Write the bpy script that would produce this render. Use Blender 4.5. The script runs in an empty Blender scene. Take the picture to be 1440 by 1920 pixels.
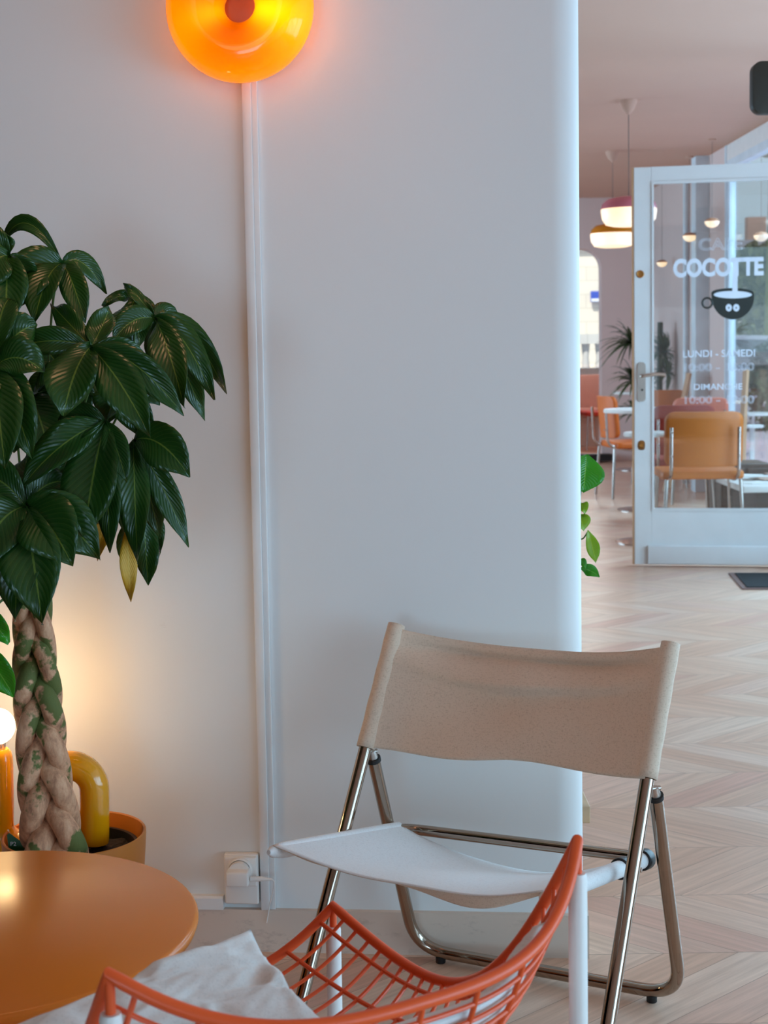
import bpy, bmesh, math, random
from mathutils import Vector, Matrix, noise
random.seed(7)
SC = bpy.context.scene
COL = SC.collection
PI = math.pi

# ------------------------------------------------------------------ camera, world, lights, exposure
CAMH, FPX, HOR, VCON, ROLL = 1.23, 2750.0, 650.0, 3e-5, 0.0164
PITCH = math.atan(VCON * FPX)
PY = HOR + FPX * math.tan(PITCH)
FWD = Vector((0, math.cos(PITCH), -math.sin(PITCH)))
_up = Vector((0, math.sin(PITCH), math.cos(PITCH)))
_r = Vector((1, 0, 0))
RT = math.cos(ROLL) * _r - math.sin(ROLL) * _up
UP = math.sin(ROLL) * _r + math.cos(ROLL) * _up
CAM = Vector((0, 0, CAMH))
cam = bpy.data.cameras.new('camera')
cam.sensor_fit = 'VERTICAL'; cam.sensor_height = 36; cam.sensor_width = 27
cam.lens = FPX / 1920 * 36
cam.shift_y = -(960 - PY) / 1920
cam.dof.use_dof = True; cam.dof.focus_distance = 2.45; cam.dof.aperture_fstop = 10.5
cam.clip_start = .05; cam.clip_end = 400
camo = bpy.data.objects.new('camera', cam); COL.objects.link(camo)
M = Matrix((RT, UP, -FWD)).transposed().to_4x4(); M.translation = CAM
camo.matrix_world = M
SC.camera = camo
SC.view_settings.view_transform = 'Standard'; SC.view_settings.look = 'None'
SC.view_settings.gamma = 1; SC.view_settings.use_curve_mapping = False
SC.view_settings.exposure = -0.03

w = bpy.data.worlds.new('world'); SC.world = w; w.use_nodes = True
bg = w.node_tree.nodes['Background']; bg.inputs[0].default_value = (.66, .86, 1, 1); bg.inputs[1].default_value = 1.0

def area(name, loc, rot, sx, sy, power, color):
    l = bpy.data.lights.new(name, 'AREA'); l.shape = 'RECTANGLE'; l.size = sx; l.size_y = sy
    l.energy = power; l.color = color
    o = bpy.data.objects.new(name, l); COL.objects.link(o); o.location = loc; o.rotation_euler = rot
    return o
DAY = (.44, .75, 1)
WX = 2.66                                           # the street window wall stands at this x
area('daylight_front_window', (WX + .5, -.3, .85), (0, PI / 2, 0), 1.3, 5.2, 140, DAY)
area('daylight_middle_window', (WX + .5, 6.0, 1.15), (0, PI / 2, 0), 1.9, 4.6, 215, DAY)
area('daylight_far_window', (WX + 1.5, 10.0, 4.2), (0, math.radians(42), 0), 2.6, 3.4, 650, DAY)
area('added_far_room_fill', (-3.5, 12.2, 1.3), (0, -PI / 2, 0), 2.0, 4.0, 250, DAY)  # fill light added to brighten the far room; no known window here
area('added_front_fill', (-1.7, -3.75, .95), (PI / 2, 0, 0), 1.9, 1.3, 70, DAY)  # fill light added behind the camera for surfaces facing it
area('daylight_back_room', (1.5, 20.6, 3.9), (math.radians(50), 0, PI), 5, 2.4, 260, DAY)
sun = bpy.data.lights.new('street_sun', 'SUN'); sun.energy = 4.5; sun.angle = .02; sun.color = (1, .95, .85)
so = bpy.data.objects.new('street_sun', sun); COL.objects.link(so); so.rotation_euler = (math.radians(40), 0, math.radians(-25))

# ------------------------------------------------------------------ pixel helpers (1440x1920 frame)
def ray(px, py):
    return (px - 720) / FPX * RT + (PY - py) / FPX * UP + FWD
def U(px, py, y):                                   # point on the ray at world distance y
    d = ray(px, py); return CAM + d * (y / d.y)
def Z(px, py, z):                                   # point on the ray at height z
    d = ray(px, py); return CAM + d * ((z - CAMH) / d.z)
def onplane(px, py, p0, n):
    d = ray(px, py); return CAM + d * ((p0 - CAM).dot(n) / d.dot(n))

# ------------------------------------------------------------------ materials
def lin(c):
    c = c / 255; return c / 12.92 if c <= .04045 else ((c + .055) / 1.055) ** 2.4
def rgb(r, g, b): return (lin(r), lin(g), lin(b), 1)
class Nt:
    def __init__(s, name):
        s.m = bpy.data.materials.new(name); s.m.use_nodes = True; s.t = s.m.node_tree
        s.b = s.t.nodes['Principled BSDF']; s.out = s.t.nodes['Material Output']
    def n(s, typ, **k):
        x = s.t.nodes.new(typ)
        for a, v in k.items(): setattr(x, a, v)
        return x
    def l(s, a, b): s.t.links.new(a, b)
    def math(s, op, a, b=None, c=None):
        x = s.n('ShaderNodeMath', operation=op)
        for i, v in enumerate((a, b, c)):
            if v is None: continue
            if isinstance(v, (int, float)): x.inputs[i].default_value = v
            else: s.l(v, x.inputs[i])
        return x.outputs[0]
    def coord(s, kind='Object', scale=(1, 1, 1)):
        t = s.n('ShaderNodeTexCoord'); m = s.n('ShaderNodeMapping'); m.inputs['Scale'].default_value = scale
        s.l(t.outputs[kind], m.inputs[0]); return m.outputs[0]
    def noise(s, vec, scale, detail=4, rough=.5):
        x = s.n('ShaderNodeTexNoise'); x.inputs['Scale'].default_value = scale; x.inputs['Detail'].default_value = detail
        x.inputs['Roughness'].default_value = rough; s.l(vec, x.inputs['Vector']); return x.outputs['Fac']
    def ramp(s, fac, stops):
        x = s.n('ShaderNodeValToRGB'); e = x.color_ramp.elements
        e[0].position, e[0].color = stops[0]; e[1].position, e[1].color = stops[-1]
        for p, c in stops[1:-1]:
            q = e.new(p); q.color = c
        s.l(fac, x.inputs[0]); return x.outputs[0]
    def mix(s, f, a, b, blend='MIX'):
        x = s.n('ShaderNodeMix', data_type='RGBA', blend_type=blend)
        for i, v in ((0, f), (6, a), (7, b)):
            if isinstance(v, (int, float)): x.inputs[i].default_value = v
            elif isinstance(v, tuple): x.inputs[i].default_value = v
            else: s.l(v, x.inputs[i])
        return x.outputs[2]
    def bump(s, h, strength=.3, dist=.002):
        x = s.n('ShaderNodeBump'); x.inputs['Strength'].default_value = strength; x.inputs['Distance'].default_value = dist
        s.l(h, x.inputs['Height']); s.l(x.outputs[0], s.b.inputs['Normal'])
def P(name, c, rough=.5, metal=0, var=.06, scale=8, bump=0, bscale=60, bdist=.001, **kw):
    k = Nt(name); v = k.coord()
    f = k.noise(v, scale)
    a = tuple(max(0, x * (1 - var)) for x in c[:3]) + (1,); b = tuple(min(1, x * (1 + var)) for x in c[:3]) + (1,)
    k.l(k.ramp(f, [(.3, a), (.7, b)]), k.b.inputs['Base Color'])
    k.b.inputs['Roughness'].default_value = rough; k.b.inputs['Metallic'].default_value = metal
    for a_, v_ in kw.items(): k.b.inputs[a_.replace('_', ' ')].default_value = v_
    if bump: k.bump(k.noise(v, bscale, 5), bump, bdist)
    return k.m
def emis(name, c, strength, base=(.8, .8, .8, 1), rough=.4):
    k = Nt(name); k.b.inputs['Base Color'].default_value = base; k.b.inputs['Roughness'].default_value = rough
    k.b.inputs['Emission Color'].default_value = c; k.b.inputs['Emission Strength'].default_value = strength
    return k.m
def glass(name, tint=(1, 1, 1, 1), refl=.08, fres=.8):
    k = Nt(name)
    tr = k.n('ShaderNodeBsdfTransparent'); tr.inputs[0].default_value = tint
    gl = k.n('ShaderNodeBsdfGlossy'); gl.inputs['Roughness'].default_value = .02
    fr = k.n('ShaderNodeFresnel'); fr.inputs[0].default_value = 1.5
    ad = k.math('ADD', k.math('MULTIPLY', fr.outputs[0], fres), refl - .03)
    mx = k.n('ShaderNodeMixShader'); k.l(ad, mx.inputs[0]); k.l(tr.outputs[0], mx.inputs[1]); k.l(gl.outputs[0], mx.inputs[2])
    k.l(mx.outputs[0], k.out.inputs[0]); return k.m

def wall_paint(name, c):
    k = Nt(name); v = k.coord()
    f = k.noise(v, 2.2, 3)
    base = k.ramp(f, [(.3, tuple(x * .985 for x in c[:3]) + (1,)), (.7, c)])
    # small scuffs low on the wall
    sc = k.noise(k.coord('Object', (14, 14, 60)), 1.0, 6, .7)
    m = k.ramp(sc, [(.70, (0, 0, 0, 1)), (.76, (1, 1, 1, 1))])
    sep = k.n('ShaderNodeSeparateXYZ'); tc = k.n('ShaderNodeTexCoord'); k.l(tc.outputs['Object'], sep.inputs[0])
    low = k.math('LESS_THAN', sep.outputs[2], .82)
    k.l(k.mix(k.math('MULTIPLY', k.math('MULTIPLY', m, low), .16), base, rgb(165, 130, 105)), k.b.inputs['Base Color'])
    k.b.inputs['Roughness'].default_value = .62
    k.bump(k.noise(v, 55, 4), .10, .002)
    return k.m
WALLM = wall_paint('white_wall_paint', rgb(228, 227, 226))
FARM = P('far_wall_paint', rgb(222, 196, 190), .7, var=.02, scale=2)
CEILM = P('ceiling_paint', rgb(200, 158, 138), .8, var=.02, scale=1.5)
TRIMM = P('white_trim_paint', rgb(232, 228, 226), .38, var=.03, scale=12, bump=.08, bscale=40)
DOORM = P('door_paint', rgb(226, 226, 226), .4, var=.025, scale=7, bump=.06, bscale=30)

def baseboard_mat():
    k = Nt('scuffed_baseboard_paint'); v = k.coord()
    n1 = k.noise(k.coord('Object', (1, 1, 2.2)), 16, 8, .72)
    n2 = k.noise(v, 2.3, 2)
    m = k.math('MULTIPLY', k.ramp(n1, [(.56, (0, 0, 0, 1)), (.66, (1, 1, 1, 1))]), k.ramp(n2, [(.42, (0, 0, 0, 1)), (.6, (1, 1, 1, 1))]))
    k.l(k.mix(k.math('MULTIPLY', m, .30), rgb(218, 196, 180), rgb(130, 100, 90)), k.b.inputs['Base Color'])
    k.b.inputs['Roughness'].default_value = .45
    return k.m
BASEM = baseboard_mat()

def floor_mat():
    k = Nt('chevron_wood_floor'); tc = k.n('ShaderNodeTexCoord'); sep = k.n('ShaderNodeSeparateXYZ')
    k.l(tc.outputs['Object'], sep.inputs[0]); X, Y = sep.outputs[0], sep.outputs[1]
    Wd, Pl = .31, .15
    v = k.math('DIVIDE', k.math('ADD', Y, 20.07), Wd); row = k.math('FLOOR', v); fr = k.math('FRACT', v)
    par = k.math('MODULO', row, 2.0)
    sgn = k.math('SUBTRACT', k.math('MULTIPLY', par, 2), 1)
    tri = k.math('MULTIPLY', k.math('ABSOLUTE', k.math('SUBTRACT', par, fr)), Wd * 1.15)
    q = k.math('DIVIDE', k.math('ADD', k.math('ADD', X, 50), tri), Pl); pl = k.math('FLOOR', q); qf = k.math('FRACT', q)
    cmb = k.n('ShaderNodeCombineXYZ'); k.l(pl, cmb.inputs[0]); k.l(row, cmb.inputs[1])
    wn = k.n('ShaderNodeTexWhiteNoise'); k.l(cmb.outputs[0], wn.inputs[0]); r = wn.outputs['Value']
    # grain runs along the plank: coordinates (across, along)
    al = k.math('ADD', Y, k.math('MULTIPLY', r, 9)); g = k.n('ShaderNodeCombineXYZ')
    k.l(k.math('MULTIPLY', q, 3.2), g.inputs[0]); k.l(k.math('MULTIPLY', al, 2.2), g.inputs[1]); k.l(k.math('MULTIPLY', pl, 7.3), g.inputs[2])
    gr = k.noise(g.outputs[0], 2.4, 9, .62)
    g2 = k.n('ShaderNodeCombineXYZ'); k.l(k.math('MULTIPLY', q, 14), g2.inputs[0]); k.l(k.math('MULTIPLY', al, 2.0), g2.inputs[1]); k.l(pl, g2.inputs[2])
    fine = k.noise(g2.outputs[0], 3.0, 5, .6)
    c1 = k.ramp(r, [(0, rgb(216, 166, 138)), (.25, rgb(232, 190, 164)), (.5, rgb(222, 174, 146)), (.75, rgb(238, 206, 184)), (1, rgb(216, 158, 136))])
    c2 = k.mix(k.ramp(gr, [(.35, (0, 0, 0, 1)), (.7, (1, 1, 1, 1))]), c1, rgb(158, 116, 92))
    c2 = k.mix(.55, c1, c2)
    c3 = k.mix(k.math('MULTIPLY', fine, .3), c2, rgb(228, 200, 178))
    e1 = k.math('LESS_THAN', k.math('MINIMUM', qf, k.math('SUBTRACT', 1, qf)), .010)
    e2 = k.math('LESS_THAN', k.math('MINIMUM', fr, k.math('SUBTRACT', 1, fr)), .0045)
    e = k.math('MULTIPLY', k.math('MAXIMUM', e1, e2), .5)
    k.l(k.mix(e, c3, rgb(120, 84, 66)), k.b.inputs['Base Color'])
    k.l(k.math('ADD', k.math('MULTIPLY', gr, .14), .24), k.b.inputs['Roughness'])
    k.bump(k.math('SUBTRACT', k.math('MULTIPLY', fine, .4), k.math('MULTIPLY', e, 1.0)), .12, .001)
    return k.m
FLOORM = floor_mat()

def canvas_mat(name, c, c2):
    k = Nt(name); v = k.coord()
    w1 = k.noise(k.coord('Object', (500, 500, 160)), 1, 2); w2 = k.noise(k.coord('Object', (160, 160, 600)), 1, 2)
    h = k.math('ADD', w1, w2)
    big = k.noise(v, 9, 4)
    k.l(k.mix(k.ramp(h, [(.6, (0, 0, 0, 1)), (1.4, (1, 1, 1, 1))]), c2, c), k.b.inputs['Base Color'])
    k.b.inputs['Roughness'].default_value = .85
    k.b.inputs['Sheen Weight'].default_value = .2
    k.bump(k.math('ADD', k.math('MULTIPLY', h, .5), big), .25, .0015)
    return k.m
CANVAS = canvas_mat('natural_canvas', rgb(222, 198, 176), rgb(198, 172, 148))
SEATM = canvas_mat('pale_canvas', rgb(226, 224, 224), rgb(210, 206, 206))
LINEN = canvas_mat('white_linen', rgb(224, 224, 222), rgb(206, 206, 204))
CHROME = P('dark_chrome', rgb(168, 152, 138), .09, 1, var=.05, scale=14)
STEEL = P('brushed_steel', rgb(200, 190, 182), .3, 1, var=.05)
BLACKP = P('black_plastic', rgb(22, 22, 24), .45)
ORANGEW = P('orange_powder_coat', rgb(232, 88, 36), .38, var=.05, bump=.05, bscale=300)
WHITEP = P('white_powder_coat', rgb(232, 228, 224), .4, var=.02)
PLAST = P('white_plastic', rgb(236, 228, 222), .35, var=.02)
TABLEM = P('satin_terracotta_laminate', rgb(222, 126, 42), .25, Specular_IOR_Level=.3, var=.035, scale=3, bump=.04, bscale=90)
TEDGE = P('table_edge_band', rgb(212, 122, 66), .4)
POTM = P('terracotta_pot', rgb(196, 116, 40), .45)
YELLOW = P('glossy_yellow_glaze', rgb(236, 158, 8), .16, var=.03, Coat_Weight=.5)
BULBM = emis('lit_opal_bulb', (1, .72, .34, 1), 13)
SOIL = P('dark_soil', rgb(48, 34, 26), .95, var=.5, scale=90, bump=1, bscale=120, bdist=.006)
BRASS = P('aged_brass', rgb(190, 130, 70), .3, 1)

def leaf_mat(name, c1, c2, vein, rough=.28, yellow=False):
    k = Nt(name); tc = k.n('ShaderNodeTexCoord'); sep = k.n('ShaderNodeSeparateXYZ'); k.l(tc.outputs['UV'], sep.inputs[0])
    u, v = sep.outputs[0], sep.outputs[1]
    au = k.math('ABSOLUTE', k.math('SUBTRACT', u, .5))
    mid = k.math('LESS_THAN', au, .018)
    ph = k.math('SUBTRACT', k.math('MULTIPLY', v, 15.0), k.math('MULTIPLY', au, 9.0))
    wv = k.math('ABSOLUTE', k.math('SUBTRACT', k.math('FRACT', ph), .5))
    lat = k.math('LESS_THAN', wv, .05)
    n = k.noise(k.coord('Object'), 16, 4)
    base = k.mix(n, c1, c2)
    m = k.math('MINIMUM', k.math('ADD', k.math('MULTIPLY', mid, .8), k.math('MULTIPLY', lat, .18)), 1)
    cc = k.mix(m, base, vein)
    sp = k.noise(k.coord('Object'), 120, 2); cc = k.mix(k.math('GREATER_THAN', sp, .80), cc, rgb(150, 140, 80))
    k.l(cc, k.b.inputs['Base Color']); k.b.inputs['Roughness'].default_value = rough
    k.bump(k.math('ADD', k.math('MULTIPLY', wv, .7), k.math('MULTIPLY', mid, -.8)), .35, .003)
    tl = k.n('ShaderNodeBsdfTranslucent'); k.l(k.mix(.5, cc, vein), tl.inputs[0])
    mx = k.n('ShaderNodeMixShader'); mx.inputs[0].default_value = .22
    k.l(k.b.outputs[0], mx.inputs[1]); k.l(tl.outputs[0], mx.inputs[2]); k.l(mx.outputs[0], k.out.inputs[0])
    return k.m
LEAF = leaf_mat('dark_green_leaf', rgb(26, 64, 22), rgb(42, 82, 28), rgb(110, 136, 52), .27)
LEAFY = leaf_mat('yellowed_leaf', rgb(214, 160, 30), rgb(196, 150, 34), rgb(226, 190, 80), .5)
LEAFL = leaf_mat('lime_leaf', rgb(120, 170, 20), rgb(150, 180, 20), rgb(190, 200, 60), .35)
LEAFP = leaf_mat('bright_green_leaf', rgb(40, 130, 30), rgb(70, 165, 30), rgb(130, 190, 70), .2)

def bark_mat():
    k = Nt('braided_bark'); v = k.coord()
    n1 = k.noise(k.coord('Object', (1, 1, .35)), 60, 8, .7)
    n2 = k.noise(v, 13, 5, .6)
    c = k.ramp(n1, [(.3, rgb(146, 98, 72)), (.5, rgb(210, 156, 120)), (.72, rgb(236, 192, 156))])
    sep = k.n('ShaderNodeSeparateXYZ'); tc = k.n('ShaderNodeTexCoord'); k.l(tc.outputs['Object'], sep.inputs[0])
    hi = k.math('MULTIPLY', k.math('SUBTRACT', sep.outputs[2], .38), .26)
    g = k.ramp(k.math('ADD', n2, hi), [(.56, (0, 0, 0, 1)), (.60, (1, 1, 1, 1))])
    k.l(k.mix(g, c, rgb(96, 104, 50)), k.b.inputs['Base Color'])
    k.b.inputs['Roughness'].default_value = .75; k.bump(n1, .6, .003)
    return k.m
BARK = bark_mat()

# ------------------------------------------------------------------ mesh helpers
def catmull(pts, n=8, closed=False):
    pts = [Vector(p) for p in pts]; out = []; N = len(pts)
    segs = N if closed else N - 1
    for i in range(segs):
        if closed: a, b, c, d = (pts[(i + k) % N] for k in (-1, 0, 1, 2))
        else: a, b, c, d = pts[max(i - 1, 0)], pts[i], pts[i + 1], pts[min(i + 2, N - 1)]
        for j in range(n):
            t = j / n
            out.append(.5 * ((2 * b) + (-a + c) * t + (2 * a - 5 * b + 4 * c - d) * t * t + (-a + 3 * b - 3 * c + d) * t ** 3))
    if not closed: out.append(pts[-1])
    return out
def fillet(pts, r, n=7):
    pts = [Vector(p) for p in pts]; out = [pts[0]]
    for i in range(1, len(pts) - 1):
        a, b, c = pts[i - 1], pts[i], pts[i + 1]
        u, v = (a - b), (c - b); d = min(r, u.length * .48, v.length * .48)
        p, q = b + u.normalized() * d, b + v.normalized() * d
        for j in range(n + 1):
            t = j / n; out.append((1 - t) ** 2 * p + 2 * t * (1 - t) * b + t * t * q)
    out.append(pts[-1]); return out
class MB:
    def __init__(s): s.v, s.f, s.uv = [], [], []
    def add(s, vs, fs, uv=None):
        o = len(s.v); s.v += [Vector(x) for x in vs]; s.f += [[i + o for i in f] for f in fs]
        s.uv += (uv if uv else [(0, 0)] * len(vs)); return s
    def tube(s, pts, r, n=12, closed=False, cap=True):
        pts = [Vector(p) for p in pts]; N = len(pts); rr = r if isinstance(r, (list, tuple)) else [r] * N
        T = []
        for i in range(N):
            if closed: t = pts[(i + 1) % N] - pts[i - 1]
            else: t = pts[min(i + 1, N - 1)] - pts[max(i - 1, 0)]
            T.append(t.normalized() if t.length > 1e-9 else Vector((0, 0, 1)))
        a = Vector((0, 0, 1)) if abs(T[0].z) < .9 else Vector((1, 0, 0))
        nv = T[0].cross(a).normalized(); vs = []
        for i in range(N):
            nv = (nv - T[i] * nv.dot(T[i])).normalized(); b = T[i].cross(nv)
            for k in range(n):
                an = 2 * PI * k / n; vs.append(pts[i] + (nv * math.cos(an) + b * math.sin(an)) * rr[i])
        fs = []
        for i in range(N if closed else N - 1):
            j = (i + 1) % N
            for k in range(n):
                k2 = (k + 1) % n; fs.append([i * n + k, i * n + k2, j * n + k2, j * n + k])
        if cap and not closed: fs += [list(range(n))[::-1], [(N - 1) * n + k for k in range(n)]]
        return s.add(vs, fs)
    def lathe(s, prof, c=(0, 0, 0), n=40, squash=1, axis=None):
        vs = []; c = Vector(c)
        for (r, z) in prof:
            for k in range(n):
                a = 2 * PI * k / n; vs.append(Vector((r * math.cos(a), r * math.sin(a) * squash, z)))
        if axis is not None:
            q = Vector((0, 0, 1)).rotation_difference(Vector(axis)).to_matrix(); vs = [q @ x for x in vs]
        vs = [x + c for x in vs]; fs = []
        for i in range(len(prof) - 1):
            for k in range(n):
                k2 = (k + 1) % n; fs.append([i * n + k, i * n + k2, (i + 1) * n + k2, (i + 1) * n + k])
        if prof[0][0] > 1e-6: fs.append(list(range(n))[::-1])
        if prof[-1][0] > 1e-6: fs.append([(len(prof) - 1) * n + k for k in range(n)])
        return s.add(vs, fs)
    def box(s, c, size, R=None):
        c = Vector(c); hx, hy, hz = (x / 2 for x in size)
        vs = [Vector((x, y, z)) for x in (-hx, hx) for y in (-hy, hy) for z in (-hz, hz)]
        if R is not None: vs = [R @ v for v in vs]
        return s.add([v + c for v in vs], [[0, 1, 3, 2], [4, 6, 7, 5], [0, 4, 5, 1], [2, 3, 7, 6], [0, 2, 6, 4], [1, 5, 7, 3]])
    def grid(s, fn, nu, nv, uv=False):
        vs = [fn(i / nu, j / nv) for i in range(nu + 1) for j in range(nv + 1)]
        uvs = [(i / nu, j / nv) for i in range(nu + 1) for j in range(nv + 1)]
        fs = [[i * (nv + 1) + j, (i + 1) * (nv + 1) + j, (i + 1) * (nv + 1) + j + 1, i * (nv + 1) + j + 1] for i in range(nu) for j in range(nv)]
        return s.add(vs, fs, uvs)
    def prism(s, outline, thick, X, Yv, o):          # 2D outline in plane (X,Yv), extruded along X x Yv
        X, Yv, o = Vector(X), Vector(Yv), Vector(o); Nn = X.cross(Yv).normalized()
        n = len(outline); a = [o + X * p[0] + Yv * p[1] for p in outline]; b = [p + Nn * thick for p in a]
        return s.add(a + b, [list(range(n))[::-1], [n + i for i in range(n)]] + [[i, (i + 1) % n, n + (i + 1) % n, n + i] for i in range(n)])
    def obj(s, name, mat, parent=None, smooth=True, bevel=0, seg=3, sub=0, solid=0, angle=40, kind=None):
        me = bpy.data.meshes.new(name); me.from_pydata([tuple(v) for v in s.v], [], s.f); me.update()
        ul = me.uv_layers.new(name='UVMap')
        for l in me.loops: ul.data[l.index].uv = s.uv[l.vertex_index]
        bm = bmesh.new(); bm.from_mesh(me); bmesh.ops.recalc_face_normals(bm, faces=bm.faces)
        if bevel:
            ed = [e for e in bm.edges if len(e.link_faces) == 2 and e.calc_face_angle(0) > math.radians(30)]
            bmesh.ops.bevel(bm, geom=ed, offset=bevel, segments=seg, profile=.5, affect='EDGES', clamp_overlap=True)
        bm.to_mesh(me); bm.free()
        me.materials.append(mat)
        if smooth:
            for p in me.polygons: p.use_smooth = True
            me.set_sharp_from_angle(angle=math.radians(angle))
        o = bpy.data.objects.new(name, me); COL.objects.link(o)
        if parent:
            o.parent = parent
            o.location = -Vector(wloc(parent))
        if solid:
            m = o.modifiers.new('thickness', 'SOLIDIFY'); m.thickness = solid; m.offset = 0
        if sub:
            m = o.modifiers.new('smooth', 'SUBSURF'); m.levels = sub; m.render_levels = sub
        if kind: o['kind'] = kind
        return o
def wloc(o):
    v = Vector(o.location)
    while o.parent: o = o.parent; v = v + Vector(o.location)
    return v
def thing(name, label, cat, loc, group=None):
    o = bpy.data.objects.new(name, None); o.empty_display_size = .05; COL.objects.link(o); o.location = loc
    o['label'] = label; o['category'] = cat
    if group: o['group'] = group
    return o
def tag(o, label, cat, group=None, kind=None):
    o['label'] = label; o['category'] = cat
    if group: o['group'] = group
    if kind: o['kind'] = kind
    return o
def struct(o): o['kind'] = 'structure'; return o
def copytree(o, loc=None, rotz=None, parent=None):
    c = o.copy(); COL.objects.link(c); c.parent = parent
    if loc is not None: c.location = loc
    if rotz is not None: c.rotation_euler = (0, 0, rotz)
    for ch in list(o.children): copytree(ch, parent=c)
    return c
def arc(cx, cy, r, a0, a1, n=10):
    return [(cx + r * math.cos(a0 + (a1 - a0) * i / n), cy + r * math.sin(a0 + (a1 - a0) * i / n)) for i in range(n + 1)]
def rrect(x0, y0, x1, y1, r, n=8):
    return arc(x1 - r, y0 + r, r, -PI / 2, 0, n) + arc(x1 - r, y1 - r, r, 0, PI / 2, n) + arc(x0 + r, y1 - r, r, PI / 2, PI, n) + arc(x0 + r, y0 + r, r, PI, 1.5 * PI, n)

# ------------------------------------------------------------------ the setting
H = 2.72
FARY = 15.25
f = MB().grid(lambda a, b: Vector((-3 + a * (WX + 3.0), -3.2 + b * 24, 0)), 1, 1).obj('floor', FLOORM, smooth=False); struct(f)
struct(MB().box((-.1, 8.7, H + .05), (5.8, 24, .1)).obj('ceiling', CEILM, smooth=False))
b = MB(); b.box((-3.05, 3.4, H / 2), (.1, 13.4, H)); b.box((-3.05, 17.5, H / 2), (.1, 6.4, H)); b.box((-3.05, 12.2, .12), (.1, 4.2, .24)); b.box((-3.05, 12.2, H - .15), (.1, 4.2, .3))
struct(b.obj('wall_left', FARM, smooth=False))
b = MB()
for yy in (10.15, 11.5, 12.9, 14.25): b.box((-3.05, yy, H / 2), (.07, .06, H - .5))
struct(b.obj('window_10', P('added_window_paint', rgb(214, 222, 230), .45), smooth=False))  # unseen frame bars, added to carry the left-wall fill light
b = MB(); b.box((-.1, -3.25, .1), (5.8, .1, .2)); b.box((-.1, -3.25, 2.2), (5.8, .1, 1.04)); b.box((-2.8, -3.25, H / 2), (.4, .1, H)); b.box((1.2, -3.25, H / 2), (3.2, .1, H))
struct(b.obj('wall_back', WALLM, smooth=False))
b = MB(); b.box((-3.05, 3.4, H / 2), (.1, 13.4, H)); b.box((-3.05, 17.5, H / 2), (.1, 6.4, H)); b.box((-3.05, 12.2, .12), (.1, 4.2, .24)); b.box((-3.05, 12.2, H - .15), (.1, 4.2, .3))
struct(b.obj('wall_left', FARM, smooth=False))
b = MB()
for yy in (10.15, 11.5, 12.9, 14.25): b.box((-3.05, yy, H / 2), (.07, .06, H - .5))
struct(b.obj('window_10', P('added_window_paint', rgb(214, 222, 230), .45), smooth=False))  # second set of bars added for the same left-wall fill
b = MB(); b.box((-.1, -3.25, .12), (5.8, .1, .24)); b.box((-.1, -3.25, 2.42), (5.8, .1, .6)); b.box((-2.45, -3.25, H / 2), (1.1, .1, H)); b.box((2.6, -3.25, H / 2), (.4, .1, H))
struct(b.obj('wall_back', WALLM, smooth=False))

# partition wall with a rounded end (the big white wall)
pl0 = Z(361, 1782, 0); pl1 = Z(1035, 1796, 0); WD = (pl1 - pl0).normalized(); WN = Vector((WD.y, -WD.x, 0))   # WN points to the camera
if WN.y > 0: WN = -WN
p0w = pl0 - WN * .013                                # a point on the wall face
endp = onplane(1091, 900, p0w, WN); endlen = (Vector((endp.x, endp.y, 0)) - p0w).dot(WD)
TH, RB = .24, .055
def wall_pt(u, d, z): return p0w + WD * u - WN * d + Vector((0, 0, z))
def wf(px, py, off=0):                                # point on (or proud of) the wall face
    return onplane(px, py, p0w + WN * off, WN)
out = [(-2.45, 0)] + [(endlen - RB + RB * math.sin(a), RB - RB * math.cos(a)) for a in [i * PI / 2 / 14 for i in range(15)]]
out += [(endlen - RB + RB * math.cos(a), TH - RB + RB * math.sin(a)) for a in [i * PI / 2 / 8 for i in range(9)]] + [(-2.45, TH)]
b = MB(); n = len(out)
b.add([wall_pt(u, d, 0) for u, d in out] + [wall_pt(u, d, H) for u, d in out],
      [list(range(n)), [n + i for i in range(n)][::-1]] + [[i, (i + 1) % n, n + (i + 1) % n, n + i] for i in range(n)])
struct(b.obj('wall_partition', WALLM, angle=30))
# baseboard runs along the face and wraps round the end
HB = .088
prof = [(-2.4, 0), (endlen - .012, 0)]; t = .013
path = [(-2.44, -t), (endlen + t - .004, -t), (endlen + t - .004, TH + t), (endlen - .25, TH + t), (endlen - .25, TH), (endlen, TH - .01), (endlen, .0), (-2.44, 0)]
b = MB(); n = len(path)
b.add([wall_pt(u, d, 0) for u, d in path] + [wall_pt(u, d, HB) for u, d in path],
      [[i, (i + 1) % n, n + (i + 1) % n, n + i] for i in range(n)] + [list(range(n))[::-1], [n + i for i in range(n)]])
struct(b.obj('baseboard_partition', BASEM, smooth=False))
# moulding on the baseboard left of the socket
a0, a1 = wf(-60, 1690), wf(421, 1685)
zt = wf(400, 1676).z; zb = HB
ua, ub = (a0 - p0w).dot(WD), (a1 - p0w).dot(WD)
b = MB(); b.add([wall_pt(u, d, z) for u in (ua, ub) for d, z in ((0, zb), (-.016, zb), (-.016, zt - .004), (-.012, zt), (0, zt))],
                [[0, 1, 2, 3, 4], [9, 8, 7, 6, 5]] + [[i, (i + 1) % 5, 5 + (i + 1) % 5, 5 + i] for i in range(5)])
struct(b.obj('trim_1', TRIMM, smooth=False))

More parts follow.
